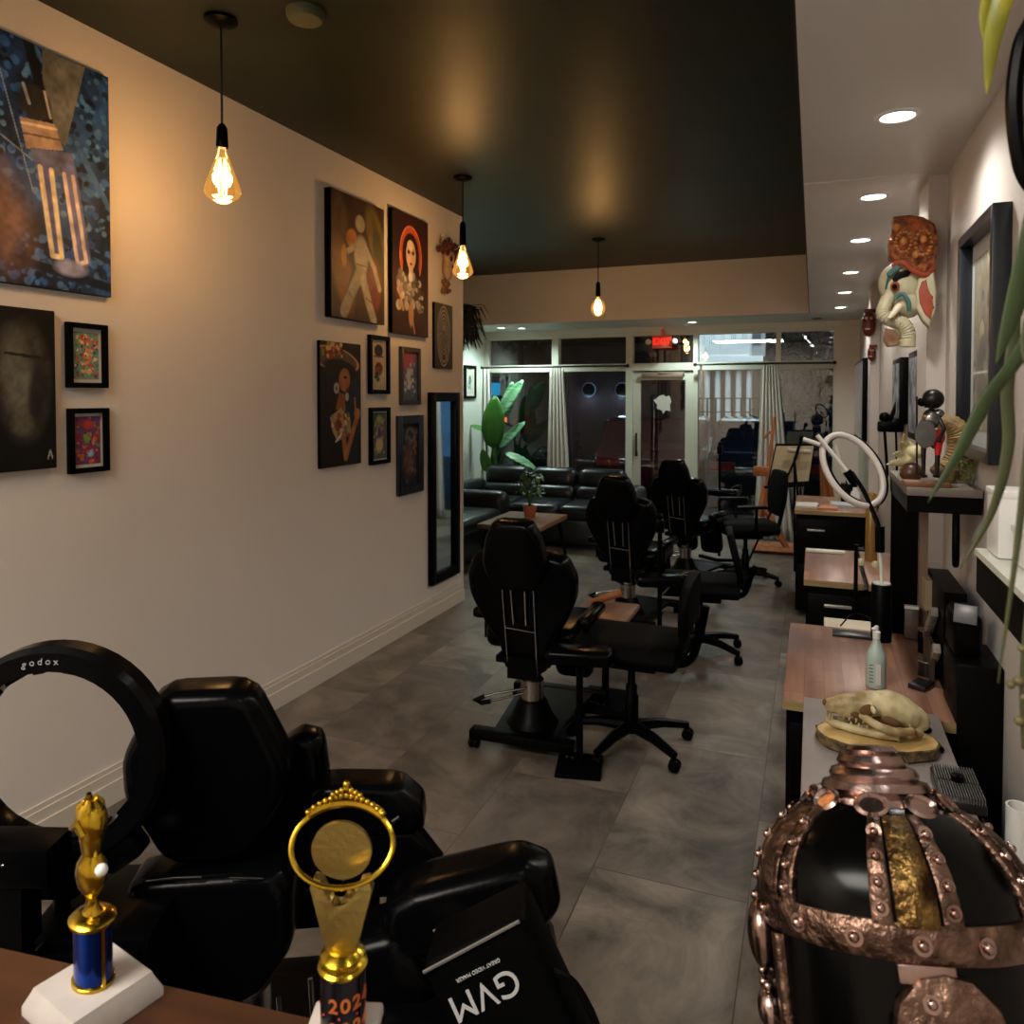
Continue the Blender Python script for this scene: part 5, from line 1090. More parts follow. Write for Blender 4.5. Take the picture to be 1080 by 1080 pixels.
# face shield with boss
g = G(); pts = [(-0.045, -0.092), (-0.046, -0.06), (-0.038, -0.03), (-0.020, -0.012), (0, -0.008), (0.020, -0.012), (0.038, -0.03), (0.046, -0.06), (0.045, -0.092)]
g.prism(pts, 0.014, Matrix.Rotation(R(6), 4, 'Z') @ Matrix.Translation((0, -RR - 0.002, B - 0.024 + HB)), bev=0.003, seg=2); g.build('face_plate', M_copper, hm)
g = G(); g.box((0, -RR - 0.002, B - 0.034 + HB), (0.045, 0.01, 0.014), rot=(0, 0, R(6)), bev=0.002); g.build('hinge', M_copperS, hm)
g = G(); g.ball((0, -RR - 0.008, B - 0.092 + HB), (0.021, 0.012, 0.024), 18); g.lathe([(0.022, 0), (0.026, 0), (0.027, 0.002), (0.022, 0.004)], 24, Matrix.Translation((0, -RR - 0.007, B - 0.092 + HB)) @ Matrix.Rotation(PI / 2, 4, 'X')); g.build('central_boss', M_copperS, hm)
for dx, dz in ((0, B - 0.052), (-0.031, B - 0.076), (0.031, B - 0.076)): g = G(); g.ball((dx, -RR - 0.010, dz + HB), 0.0042, 10); g.lathe([(0.0042, 0), (0.007, 0), (0.007, 0.0015), (0.0042, 0.0015)], 12, Matrix.Translation((dx, -RR - 0.0095, dz + HB)) @ Matrix.Rotation(PI / 2, 4, 'X')); g.build('rivet', M_copperS, hm)
# ear bosses and hanging cheek strips
for s_ in (-1, 1):
    az = s_ * 84
    g = G(); g.ball(HP(az, B - 0.040, 0.004), (0.014, 0.022, 0.030), 16, (0, 0, R(az) * 0 + (0))); g.build('ear_boss', M_copperS, hm)
    rib(az - 22, az - 16, B - 0.105, B - 0.030, 0.006, 'cheek_strip', M_copper); rib(az + 16, az + 22, B - 0.105, B - 0.030, 0.006, 'cheek_strip', M_copper)
    rivets([(az - 12, B - 0.078), (az + 6, B - 0.080), (az - 6, B - 0.084)], 0.005, 0.006, False)
    g = G(); g.ball(HP(az, B - 0.100, 0.004), (0.012, 0.018, 0.018), 14); g.build('lower_boss', M_copperS, hm)
hoop(1.0125, 1.028, 0.006, 'lower_rim', M_copper)

# ------------------------------------------------------------------ workstations on the right
M_cab = mat('black_cabinet', (0.0018, 0.0016, 0.0016), 0.4, spec=0.07)
M_hand = mat('brushed_handle', '#b5b0a8', 0.35, 0.6)
def workstation(x0, x1, y0, y1, ztop, label, n=3, tops=None):
    t = thing('workstation_cabinet', label, 'cabinet', ((x0 + x1) / 2, (y0 + y1) / 2, 0), group=None)
    w_, d_ = x1 - x0, y1 - y0; g = G(); g.box((0.0, 0, (ztop - 0.03) / 2 + 0.02), (w_ - 0.02, d_ - 0.04, ztop - 0.07)); g.build('body', M_cab, t)
    for a, b_ in (tops or [(-w_ / 2, w_ / 2)]):
        g = G(); g.box(((a + b_) / 2, 0, ztop - 0.015), (b_ - a, d_, 0.03), bev=0.002); g.build('worktop', M_wtop, t)
        g = G(); g.box(((a + b_) / 2, -d_ / 2 - 0.0006, ztop - 0.0155), (b_ - a - 0.002, 0.001, 0.027)); g.build('edge_band', M_wedge, t)
    hz = (ztop - 0.12) / n
    for k in range(n):
        g = G(); g.box((-w_ / 2 + 0.19, -d_ / 2 + 0.012, 0.06 + hz * (k + 0.5)), (0.34, 0.02, hz - 0.01), bev=0.003); dwr = g.build('drawer', M_cab, t)
        g = G(); g.box((-w_ / 2 + 0.15, -d_ / 2 - 0.008, 0.06 + hz * (k + 0.5) + hz * 0.25), (0.12, 0.018, 0.014), bev=0.003); g.build('drawer_handle', M_hand, dwr)
    return t
ws1 = workstation(-0.075, 0.37, 2.295, 3.09, 0.78, 'nearest workstation cabinet with reddish butcher-block top and spray bottle')
ws2 = workstation(-0.035, 0.455, 3.85, 4.66, 0.78, 'second workstation cabinet, its wooden top split by a lamp pole', tops=[(-0.245, 0.015), (0.035, 0.245)])
ws3 = workstation(-0.125, 0.40, 6.05, 6.95, 0.80, 'far black workstation cabinet covered with papers, beside the easel', n=2)
# grey sheet-topped bench in front of the first workstation
bn = thing('front_bench', 'black bench with grey laminate top carrying the animal skull', 'bench', (0.15, 1.99, 0))
g = G(); g.box((0, 0, 0.785), (0.335, 0.59, 0.028), bev=0.002); g.build('bench_top', mat('grey_laminate', '#8d8480', 0.42, noise=0.15, scale=7), bn)
g = G(); g.box((0, 0.0, 0.38), (0.30, 0.56, 0.75)); g.build('body', M_cab, bn)
g = G(); g.box((-0.158, -0.05, 0.60), (0.012, 0.02, 0.10), bev=0.003); g.build('side_latch', M_hand, bn)
for i, (x, y) in enumerate(((0.123, 0.17), (0.135, 0.06))):
    g = G(); g.lathe([(0, 0), (0.014, 0), (0.015, 0.006), (0.010, 0.012), (0, 0.012)], 8); o = g.build('clamp_knob', M_plas, bn); o.location = (x, y, 0.799)
# power transformer with ribbed heat sink
hs = thing('heat_sink_unit', 'black ribbed metal power unit right of the wood slice', 'power supply', (0.292, 1.83, 0.8))
g = G(); g.box((0, 0, 0.012), (0.085, 0.15, 0.022), bev=0.003); g.build('housing', M_darkmet, hs)
g = G()
for k in range(16): g.box((-0.038 + k * 0.0051, 0.035, 0.028), (0.0018, 0.072, 0.012)); g.box((-0.038 + k * 0.0051, -0.042, 0.028), (0.0018, 0.065, 0.012))
g.build('cooling_fins', mat('fin_grey', '#6a6862', 0.45, 0.6), hs)
g = G(); g.lathe([(0, 0), (0.013, 0), (0.012, 0.012), (0, 0.013)], 14, Matrix.Translation((0.0, 0.0, 0.033))); g.box((0, -0.004, 0.047), (0.003, 0.012, 0.002)); g.build('dial', M_plas, hs)
# wood slice and skull
wsl = thing('wood_slice', 'oval bark-edged wood slice under the animal skull', 'wood slice', (0.150, 2.02, 0.7997), R(6))
rr = random.Random(3); n = 44; prof = [(0.135 * (1 + 0.02 * rr.uniform(-1, 1)), 0.085 * (1 + 0.03 * rr.uniform(-1, 1))) for _ in range(n)]
g = G(); a_ = [g.bm.verts.new((prof[k][0] * 0.97 * math.cos(2 * PI * k / n), prof[k][1] * 0.97 * math.sin(2 * PI * k / n), 0.001)) for k in range(n)]; b2 = [g.bm.verts.new((prof[k][0] * 0.985 * math.cos(2 * PI * k / n), prof[k][1] * 0.985 * math.sin(2 * PI * k / n), 0.028)) for k in range(n)]
g.bm.faces.new(a_[::-1]); g.bm.faces.new(b2)
for k in range(n): g.bm.faces.new((a_[k], a_[(k + 1) % n], b2[(k + 1) % n], b2[k]))
g.build('heartwood', mat('pale_heartwood', '#d6b878', 0.6, col2='#b08f52', scale=14), wsl)
g = G(); rows = []
for z, o_ in ((0.0, 0.98), (0.006, 1.03), (0.016, 1.0), (0.026, 1.02), (0.0285, 0.985)):
    rows.append([g.bm.verts.new((prof[k][0] * (o_ + rr.uniform(-.015, .015)) * math.cos(2 * PI * k / n), prof[k][1] * (o_ + rr.uniform(-.015, .015)) * math.sin(2 * PI * k / n), z)) for k in range(n)])
for i in range(4):
    for k in range(n): g.bm.faces.new((rows[i][k], rows[i][(k + 1) % n], rows[i + 1][(k + 1) % n], rows[i + 1][k]))
o = g.build('bark', mat('bark', '#2c2014', 0.9, col2='#6b5836', scale=40, bump=1.0, bscale=60), wsl); md = o.modifiers.new('t', 'SOLIDIFY'); md.thickness = 0.002
sk = thing('animal_skull', 'yellowish predator skull lying on the wood slice, snout to the left', 'skull', (0.150, 2.03, 0.829), R(6), rot=(0, R(4), R(6))); sk.scale = (0.88, 0.95, 1.0)
g = G()
E = lambda c, r_, rot=(0, 0, 0): g.ball(c, r_, 16, rot)
E((0.045, 0.0, 0.066), (0.072, 0.044, 0.038), (0, R(16), 0)); E((0.085, 0.0, 0.055), (0.050, 0.024, 0.030), (0, R(22), 0)); E((-0.02, 0, 0.070), (0.060, 0.036, 0.030), (0, R(-6), 0)); E((-0.075, 0, 0.060), (0.060, 0.026, 0.026), (0, R(-14), 0)); E((-0.115, 0, 0.050), (0.026, 0.020, 0.019))
for s_ in (-1, 1):
    g.tube(bez([(-0.05, s_ * 0.03, 0.050), (-0.02, s_ * 0.055, 0.042), (0.03, s_ * 0.066, 0.034), (0.08, s_ * 0.045, 0.036)], 6), 0.010, 8)
    g.tube([(-0.03, s_ * 0.034, 0.078), (-0.018, s_ * 0.052, 0.066)], 0.007, 8)
    g.tube(bez([(-0.12, s_ * 0.012, 0.012), (-0.06, s_ * 0.028, 0.010), (0.0, s_ * 0.042, 0.013), (0.045, s_ * 0.050, 0.020)], 6), [0.010] * 12 + [0.011] * 6 + [0.013], 8)
    g.tube([(0.01, s_ * 0.044, 0.014), (0.025, s_ * 0.048, 0.042)], [0.011, 0.006], 8)
    E((0.10, s_ * 0.020, 0.024), (0.014, 0.010, 0.012)); E((-0.088, s_ * 0.020, 0.044), (0.022, 0.008, 0.012))
E((-0.12, 0, 0.012), (0.016, 0.018, 0.010))
o = g.build('cranium', M_bone, sk)
md = o.modifiers.new('fuse', 'REMESH'); md.mode = 'VOXEL'; md.voxel_size = 0.0028; md.use_smooth_shade = True
md = o.modifiers.new('soft', 'SMOOTH'); md.iterations = 5
g = G()
M_hollow_shade = mat('hollow_shade', '#5e4220', 0.9)  # dark colour paints the shade inside the skull's sockets and hollows
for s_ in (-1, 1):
    g = G(); g.ball((-0.035, s_ * 0.040, 0.066), (0.022, 0.007, 0.014), 12, (0, R(-20), 0)); g.build('eye_socket', M_hollow_shade, sk)
    g = G(); g.ball((0.022, s_ * 0.050, 0.052), (0.026, 0.008, 0.010), 12, (0, R(10), 0)); g.build('temple_hollow', M_hollow_shade, sk)
    g = G(); g.ball((-0.060, s_ * 0.0235, 0.044), (0.016, 0.006, 0.006), 10); g.build('cheek_hollow', M_hollow_shade, sk)
g = G(); g.ball((-0.138, 0, 0.054), (0.007, 0.010, 0.008), 10); g.build('nose_opening', M_hollow_shade, sk)
for s_ in (-1, 1):
    for (x, h_, dn) in ((-0.125, 0.020, 1), (-0.118, 0.018, 0), (-0.09, 0.008, 1), (-0.075, 0.009, 1), (-0.058, 0.011, 1), (-0.04, 0.009, 1), (-0.07, 0.008, 0), (-0.05, 0.009, 0), (-0.03, 0.008, 0)):
        g = G(); z0 = 0.036 if dn else 0.018; yy = s_ * (0.016 + 0.010 * (x + 0.125) / 0.08); g.tube([(x, yy, z0), (x - 0.001, yy, z0 + (-h_ if dn else h_))], [0.0038, 0.0012], 7); g.build('tooth', M_bone, sk)

# spray bottle
sp = thing('spray_bottle', 'translucent pale green plastic squeeze bottle behind the skull', 'bottle', (0.182, 2.50, 0.7801))
g = G(); g.lathe([(0, 0), (0.026, 0), (0.028, 0.004), (0.028, 0.085), (0.026, 0.098), (0.013, 0.130), (0.010, 0.140), (0.009, 0.150), (0, 0.150)], 24); g.build('body', mat('pale_green_plastic', '#a7b9b2', 0.3), sp)
g = G(); g.lathe([(0.0105, 0.145), (0.011, 0.165), (0.006, 0.168), (0.006, 0.182), (0, 0.184)], 16); g.tube([(0.0, 0, 0.178), (-0.012, -0.006, 0.172)], 0.0045, 8); g.build('cap', M_white2, sp)
g = G(); g.box((0.004, -0.0281, 0.045), (0.014, 0.0015, 0.06)); g.build('label', M_paper, sp)
g = G()
for k in range(6): g.box((-0.014, -0.0255, 0.02 + 0.01 * k), (0.012, 0.002, 0.0015))
g.build('measure_marks', M_darkmet, sp)
# black cylinder lamp foot at the back of the first worktop with a thin pale pole
cy = thing('ring_lamp', 'tilted white ring lamp on a black cylinder foot on the nearest worktop', 'ring light', (0.232, 2.98, 0.7801))
g = G(); g.lathe([(0, 0), (0.034, 0), (0.034, 0.20), (0.032, 0.203), (0, 0.203)], 28); g.build('foot', M_plas, cy)
g = G(); g.lathe([(0, 0.203), (0.029, 0.203), (0.029, 0.207), (0, 0.207)], 28); g.build('top_plate', M_alu, cy)
def LR(px, py, y): p = at(px, py, y=y); return Vector((p.x - 0.232, p.y - 2.98, p.z - 0.7801))
g = G(); g.tube([(0.0, 0, 0.205), LR(928, 575, 3.0)], 0.006, 8); g.build('pole', M_alu, cy)
g = G(); g.tube(bez([LR(928, 580, 3.0), LR(928, 560, 3.0), LR(912, 520, 3.05), LR(898, 498, 3.1)], 6), 0.008, 8); g.cyl(LR(928, 582, 3.0), LR(928, 555, 3.0), 0.016); g.build('arm', M_plas, cy)
cR = LR(899, 495, 3.1); rin, h_ = 0.118, 0.145; g = G()
ring = [cR + Vector((0.104 * math.cos(a), 0.075 * math.sin(a), 0.112 * math.sin(a) - 0.055 * math.cos(a))) for a in [2 * PI * k / 48 for k in range(48)]]
g.tube(ring, 0.012, 10, closed=True); g.build('ring_tube', mat('diffuser_white', '#b9b2ac', 0.4), cy)
g = G(); g.tube([p + Vector((0.008, 0.014, 0.0)) for p in ring], 0.012, 10, closed=True); g.build('ring_back', M_plas, cy)
g = G(); g.tube([LR(862, 459, 3.1), LR(897, 502, 3.1)], 0.0075, 8); g.tube([LR(847, 463, 3.1), LR(865, 469, 3.1)], 0.008, 8); g.tube(bez([LR(880, 468, 3.18), LR(886, 490, 3.18), LR(897, 510, 3.18)], 5), 0.008, 8); g.build('tube_lamps', M_paper, cy)
g = G(); g.cyl(LR(893, 497, 3.1), LR(902, 510, 3.1), 0.016); g.build('clamp', M_plas, cy)

# things on the first worktop: canisters, notebook, phone, boxes
def pt_(px, py, z): p = at(px, py, z=z); return p
def can(px, py, z, r_, h_, label, m, lid=None):
    p = at(px, py, z=z); t = thing('canister', label, 'canister', (p.x, p.y, z + 0.0003)); g = G(); g.lathe([(0, 0), (r_, 0), (r_, h_), (r_ * 0.92, h_), (r_ * 0.92, h_ - 0.006), (0, h_ - 0.006)], 24); g.build('body', m, t)
    g = G(); g.lathe([(r_ * 0.93, h_ - 0.001), (r_ * 1.02, h_ - 0.001), (r_ * 1.02, h_ + 0.003), (r_ * 0.93, h_ + 0.003)], 24); g.build('rim', lid or M_chrome, t); return t
can(978, 688, 0.78, 0.030, 0.075, 'taller black canister with metal rim at the back right of the nearest worktop', M_plas)
can(979, 712, 0.78, 0.030, 0.045, 'low dark tin with shiny lid in front of the taller canister', M_darkmet)
g = G(); g.box((0, 0, 0.008), (0.05, 0.075, 0.015), bev=0.003); g.box((0, 0.01, 0.016), (0.03, 0.03, 0.003)); p = at(972, 725, z=0.78); o = g.build('tattoo_machine_case', M_darkmet, None, (p.x, p.y, 0.7803)); o.rotation_euler = (0, 0, R(-28)); tag(o, 'small flat dark grey case at the right edge of the nearest worktop', 'case')
g = G(); g.box((0, 0, 0.006), (0.14, 0.06, 0.012), bev=0.003); p = at(900, 671, z=0.78); o = g.build('tablet', mat('slate_tablet', '#23242c', 0.3), None, (p.x, p.y, 0.7803)); tag(o, 'flat dark slate device at the back of the nearest worktop', 'tablet')
g = G(); g.tube(bez([(-0.06, 0, 0.012), (-0.02, 0.03, 0.05), (0.03, 0.02, 0.05), (0.08, 0.0, 0.008)], 6), 0.003, 6); p = at(905, 664, z=0.79); tag(g.build('power_cable', M_plas, None, (p.x, p.y, 0.785)), 'black cable looping behind the slate device', 'cable')
# stacked boxes behind, standing on a low shelf
for k, (c_, lab) in enumerate((('#b8ab92', 'bottom'), ('#8a7a50', 'middle'), ('#c6bda8', 'top'))):
    g = G(); g.box((0, 0, 0.018), (0.30, 0.16, 0.034), bev=0.002); tag(g.build('flat_box', mat('box_%d' % k, c_, 0.7), None, (0.20, 3.40, 0.6005 + 0.0365 * k)), lab + ' box of the flat cardboard stack behind the nearest worktop', 'box', 'flat boxes behind the nearest worktop')
sh = thing('low_shelf', 'low black shelf behind the nearest worktop carrying flat boxes', 'shelf', (0.20, 3.42, 0))
g = G(); g.box((0, 0, 0.585), (0.42, 0.3, 0.03)); g.build('board', M_cab, sh)
for a in (-1, 1): g = G(); g.box((a * 0.195, 0, 0.285), (0.02, 0.28, 0.57)); g.build('side', M_cab, sh)
# wooden block holder with dark carving
wh = thing('wooden_holder', 'upright brown wooden holder with carved dark front behind the canisters', 'holder', (0.335, 3.05, 0.7802), R(-6))
g = G(); g.box((0, 0, 0.055), (0.045, 0.05, 0.11), rot=(R(-8), 0, 0), bev=0.003); g.build('block', wood_mat('dark_walnut', '#4a342a', '#241812', 0.5), wh)
g = G(); g.box((0, 0.0, 0.112), (0.046, 0.05, 0.01), rot=(R(-8), 0, 0)); g.build('cap', M_paper, wh)

# wall rack with tilted metal-edged trays beside the first workstation
rk = thing('wall_rack', 'black wall rack with tilted pale-edged trays at the right of the nearest worktop', 'rack', (0.395, 2.72, 0.0))
g = G(); g.box((0.0, 0, 0.62), (0.06, 0.34, 0.9)); g.build('back_panel', M_cab, rk)
for k, (y, z) in enumerate(((-0.02, 0.93), (-0.08, 0.835))):
    g = G(); g.box((-0.045, y, z), (0.022, 0.20, 0.03), rot=(R(-38), 0, 0), bev=0.003); g.build('tray', mat('tray_edge', '#8b8177', 0.5, noise=0.6, scale=40), rk)
for k in range(5): g = G(); g.box((-0.052, -0.12 + 0.035 * k, 0.84), (0.012, 0.02, 0.12)); g.build('bottle_slot', mat('ink_brown', '#3a2a22', 0.5), rk)
for k in range(3): g = G(); g.box((-0.04, 0.08 + 0.03 * k, 1.0), (0.02, 0.018, 0.10)); g.build('marker', mat('marker_tan', '#8a7a60', 0.5), rk)
bl = thing('black_tower', 'tall black box with small grey screen against the right wall', 'cabinet', (0.415, 2.40, 0))
g = G(); g.box((0, 0, 0.47), (0.11, 0.22, 0.94), bev=0.008); g.build('body', M_cab, bl)
g = G(); g.box((-0.02, 0.02, 1.0), (0.07, 0.16, 0.12), bev=0.02, seg=3); g.build('upper_box', M_plas, bl)
g = G(); g.box((-0.03, -0.07, 1.065), (0.055, 0.012, 0.05), rot=(R(-15), 0, R(-20)), bev=0.002); g.build('screen', mat('grey_screen', '#5b5c60', 0.3), bl)

# hutch shelf above with figurines
ht_ = thing('display_hutch', 'high black hutch shelf carrying the metal figurine and the curled horn', 'shelf', (0.365, 2.85, 0))
g = G(); g.box((0.0, 0.0, 1.3625), (0.20, 0.56, 0.025), bev=0.002); g.build('shelf_board', mat('taupe_board', '#6d655c', 0.5), ht_)
g = G(); g.box((0.0, 0.0, 1.325), (0.196, 0.55, 0.05)); g.build('apron', M_cab, ht_)
g = G(); g.box((-0.05, 0.265, 0.97), (0.09, 0.02, 0.66)); g.build('side_panel', M_cab, ht_)
g = G(); g.box((-0.06, 0.262, 0.43), (0.03, 0.03, 0.86)); g.build('post', M_cab, ht_)
g = G(); g.box((0.012, 0.262, 0.78), (0.028, 0.03, 1.04)); g.build('wall_batten', mat('taupe_wood', '#7a6454', 0.6), ht_)
g = G(); g.tube(bez([(0.05, -0.16, 1.30), (0.05, -0.17, 1.17), (0.055, -0.13, 1.12), (0.06, -0.09, 1.17), (0.06, -0.09, 1.30)], 6), 0.010, 8); g.build('hose', M_plas, ht_)
ZH = 1.3752
# metal warrior figurine
def FH(px, py, y): p = at(px, py, y=y); return p
fg = thing('metal_figurine', 'welded metal warrior figurine with round helmet head, shield and red scarf on a wood plank', 'figurine', (at(974, 508, y=2.62).x, 2.62, ZH))
fx = fg.location.x
def F(px, py, dy=0.0): p = at(px, py, y=2.62 + dy); return Vector((p.x - fx, dy, p.z - ZH))
g = G(); g.box((0.006, 0, 0.008), (0.125, 0.07, 0.016), bev=0.003); g.build('plank_base', wood_mat('plank_oak', '#8a5e3a', '#5e3c24', 0.5), fg)
g = G(); g.ball(F(984, 421), 0.031, 16); g.build('head', M_darkmet, fg)
g = G(); g.cyl(F(975, 424), F(978, 424), 0.018); g.ball(F(972, 424), (0.012, 0.012, 0.014), 10); g.build('visor', M_plas, fg)
g = G(); g.ball(F(982, 442), (0.026, 0.020, 0.032), 14); g.ball(F(990, 436), (0.016, 0.014, 0.014), 10); g.ball(F(986, 465), (0.018, 0.015, 0.025), 12); g.build('torso', mat('chromed_steel', '#8d8a88', 0.25, 0.95), fg)
g = G(); g.lathe([(0, -0.006), (0.036, -0.002), (0.038, 0.002), (0, 0.004)], 24, Matrix.Translation(F(976, 458, -0.04)) @ Matrix.Rotation(PI / 2, 4, 'X') @ Matrix.Diagonal((0.75, 1.1, 1, 1))); g.build('shield', mat('grey_shield', '#6a6764', 0.5, 0.5, noise=0.3, scale=30), fg)
g = G(); g.ball(F(990, 461, -0.01), (0.018, 0.012, 0.024), 12); g.tube([F(990, 462, -0.015), F(989, 480, -0.015)], [0.014, 0.008], 8); g.build('scarf', mat('red_cloth', '#c0121c', 0.6), fg)
for a in ((974, 466, 974, 503), (989, 478, 988, 503)): g = G(); g.tube([F(a[0], a[1]), F(a[2], a[3])], [0.008, 0.005], 8); g.ball(F(a[2], a[3] - 1), (0.012, 0.016, 0.006), 8); g.build('leg', M_darkmet, fg)
g = G(); g.tube([F(967, 418, -0.02), F(967, 500, -0.02)], 0.003, 6); g.build('spear', M_darkmet, fg)
g = G(); g.tube([F(990, 440), F(996, 452, -0.01), F(990, 466, -0.03)], 0.006, 8); g.tube([F(976, 440), F(968, 452, -0.02)], 0.006, 8); g.build('arms', M_darkmet, fg)
# curled ram horn
hn = thing('ram_horn', 'large tan curled horn standing on the hutch shelf', 'horn', (0.40, 2.77, ZH))
def HN(px, py, dy=0): p = at(px, py, y=2.77 + dy); return Vector((p.x - 0.40, dy, p.z - ZH))
pts = bez([HN(990, 448, 0.02), HN(1003, 447), HN(1012, 458), HN(1013, 476), HN(1005, 492), HN(994, 499, -0.02)], 8)
g = G(); g.tube(pts, [0.018 + 0.020 * min(1, i / 18) + 0.0025 * (i % 2) for i in range(len(pts))], 14); g.build('horn', mat('horn_tan', '#a88f5e', 0.55, col2='#7a6238', scale=25, bump=0.6, bscale=80), hn)
g = G(); g.ball(HN(993, 496, -0.02), (0.034, 0.03, 0.02), 12); g.build('horn_root', mat('horn_brown', '#5a4226', 0.7), hn)
# pale feathery wing / small bird skull
wg = thing('bone_fan', 'cream fan-shaped bone ornament at the left end of the hutch shelf', 'ornament', (0.315, 2.95, ZH))
def WG(px, py, dy=0): p = at(px, py, y=2.95 + dy); return Vector((p.x - 0.315, dy, p.z - ZH))
g = G()
for k in range(7):
    tipx, tipy = 934 + k * 3.2, 490 - k * 5.5 + (k % 2) * 3
    g.tube(bez([WG(974, 470 + k * 1.5, 0.01 * k), WG(956, (tipy + 478) / 2 + 2, 0.006 * k), WG(tipx, tipy, -0.01 * k)], 6), [0.018] * 6 + [0.016 - 0.0022 * j for j in range(6)] + [0.002], 8)
g.ball(WG(966, 477), (0.030, 0.03, 0.022), 12)
o = g.build('fan', mat('cream_bone', '#cfc59a', 0.6, noise=0.25, scale=30, bump=0.4, bscale=50), wg); md = o.modifiers.new('fuse', 'REMESH'); md.mode = 'VOXEL'; md.voxel_size = 0.004; md.use_smooth_shade = True
g = G(); g.ball(WG(958, 492), (0.02, 0.02, 0.018), 10); g.box((WG(960, 498)).to_tuple(), (0.06, 0.05, 0.02)); g.build('black_base', M_plas, wg)
br = thing('brown_pot', 'small brown rounded pot between the bone fan and the figurine', 'pot', (at(961, 498, y=2.76).x, 2.76, ZH))
g = G(); g.lathe([(0, 0), (0.022, 0), (0.034, 0.018), (0.032, 0.040), (0.02, 0.052), (0, 0.052)], 18); g.build('body', mat('brown_glaze', '#4a2c1c', 0.35), br)
g = G(); g.tube([(0.028 * math.cos(a), 0, 0.03 + 0.028 * math.sin(a)) for a in [PI * k / 10 - 0.5 for k in range(11)]], 0.004, 6); g.build('handle', mat('brown_glaze', '#4a2c1c', 0.35), br)
tr = thing('terrarium', 'small moss terrarium with clear glass at the right end of the hutch shelf', 'terrarium', (at(1023, 512, y=2.68).x - 0.005, 2.70, ZH))
g = G(); g.box((0, 0, 0.055), (0.058, 0.058, 0.11)); g.build('glass_box', glass_mat('jar_glass', (0.93, 0.95, 0.9), 0.02), tr)
rr = random.Random(6); g = G()
for k in range(40): g.ball((rr.uniform(-.02, .02), rr.uniform(-.02, .02), rr.uniform(0.008, 0.09)), rr.uniform(0.004, 0.008), 6)
g.build('moss', mat('moss', '#56682a', 0.9, col2='#8a7a3a', scale=40), tr)

# wall ledge with white foam boxes
ld = thing('wall_ledge', 'black-edged ledge with pale top at the right wall carrying white boxes', 'ledge', (0.385, 1.30, 0))
g = G(); g.box((0, 0, 1.343), (0.17, 0.87, 0.012)); g.build('ledge_top', M_alu, ld)
g = G(); g.box((0.002, 0, 1.30), (0.166, 0.868, 0.074)); g.build('apron', M_cab, ld)
for (y, x0, dy_, h2, lab) in ((1.675, 0.318, 0.10, 0.125, 'tall white foam box at the back of the right ledge'), (1.55, 0.338, 0.13, 0.068, 'low white foam box in front of the tall one on the right ledge')):
    w2 = 0.458 - x0; t = thing('foam_box', lab, 'box', (x0 + w2 / 2, y, 1.3495), 0, 'white foam boxes on the ledge')
    g = G(); g.box((0, 0, h2 / 2), (w2, dy_, h2), bev=0.006); g.build('box_body', M_white2, t)
    g = G(); g.box((0, 0, h2 - 0.006), (w2 + 0.004, dy_ + 0.004, 0.014), bev=0.003); g.build('lid', M_white2, t)
# rolled paper tube at the lower right
g = G(); g.lathe([(0.024, 0), (0.024, 0.62), (0.020, 0.62), (0.020, 0.0)], 24); p = at(1075, 850, d=1.55)
o = g.build('paper_roll', M_white2, None, (p.x, p.y, p.z - 0.62)); tag(o, 'pale rolled paper tube standing behind the helmet at the right edge', 'paper roll')
g = G(); g.box((0, 0, (p.z - 0.62) / 2), (0.12, 0.14, p.z - 0.62)); o = g.build('floor_crate', M_cab, None, (p.x, p.y, 0)); tag(o, 'black crate under the paper tube behind the helmet', 'crate')

# framed pictures on the right wall
def rpic(y0, y1, z0, z1, label, layers, bg, **kw):
    t = thing('framed_picture', label, 'picture', (XR - 0.001, (y0 + y1) / 2, (z0 + z1) / 2), -PI / 2); wd, ht = y1 - y0, z1 - z0; g = G()
    for a in (-1, 1): g.box((a * (wd - 0.03) / 2, -0.022, 0), (0.03, 0.044, ht), bev=0.002); g.box((0, -0.022, a * (ht - 0.03) / 2), (wd - 0.06, 0.044, 0.03))
    g.build('frame', mat('blue_black_frame', '#141a22', 0.3), t)
    g = G(); g.box((0, -0.004, 0), (wd - 0.06, 0.006, ht - 0.06)); g.build('mount', mat('grey_mount', '#b4b8ba', 0.6), t)
    picture('print', wd - 0.16, ht - 0.16, bg, layers, t, off=-0.009, **kw)
rpic(2.29, 2.80, 1.47, 2.15, 'large dark-framed picture high on the right wall behind the leaves', [('e', '#8f8a78', 0.5, 0.7, 0.4, 0.25, 0, 0.6), ('e', '#74706a', 0.4, 0.4, 0.3, 0.3, 0, 0.6), ('s', '#000', ['#a59d80', '#6a6a66', '#8a8672'], 40, 0, 1, 0, 1, 0.08), ('l', '#c4c8c8', [(0.0, 0.33), (1.0, 0.33)], 0.01)], '#8c8a80', res=60, seed=41)

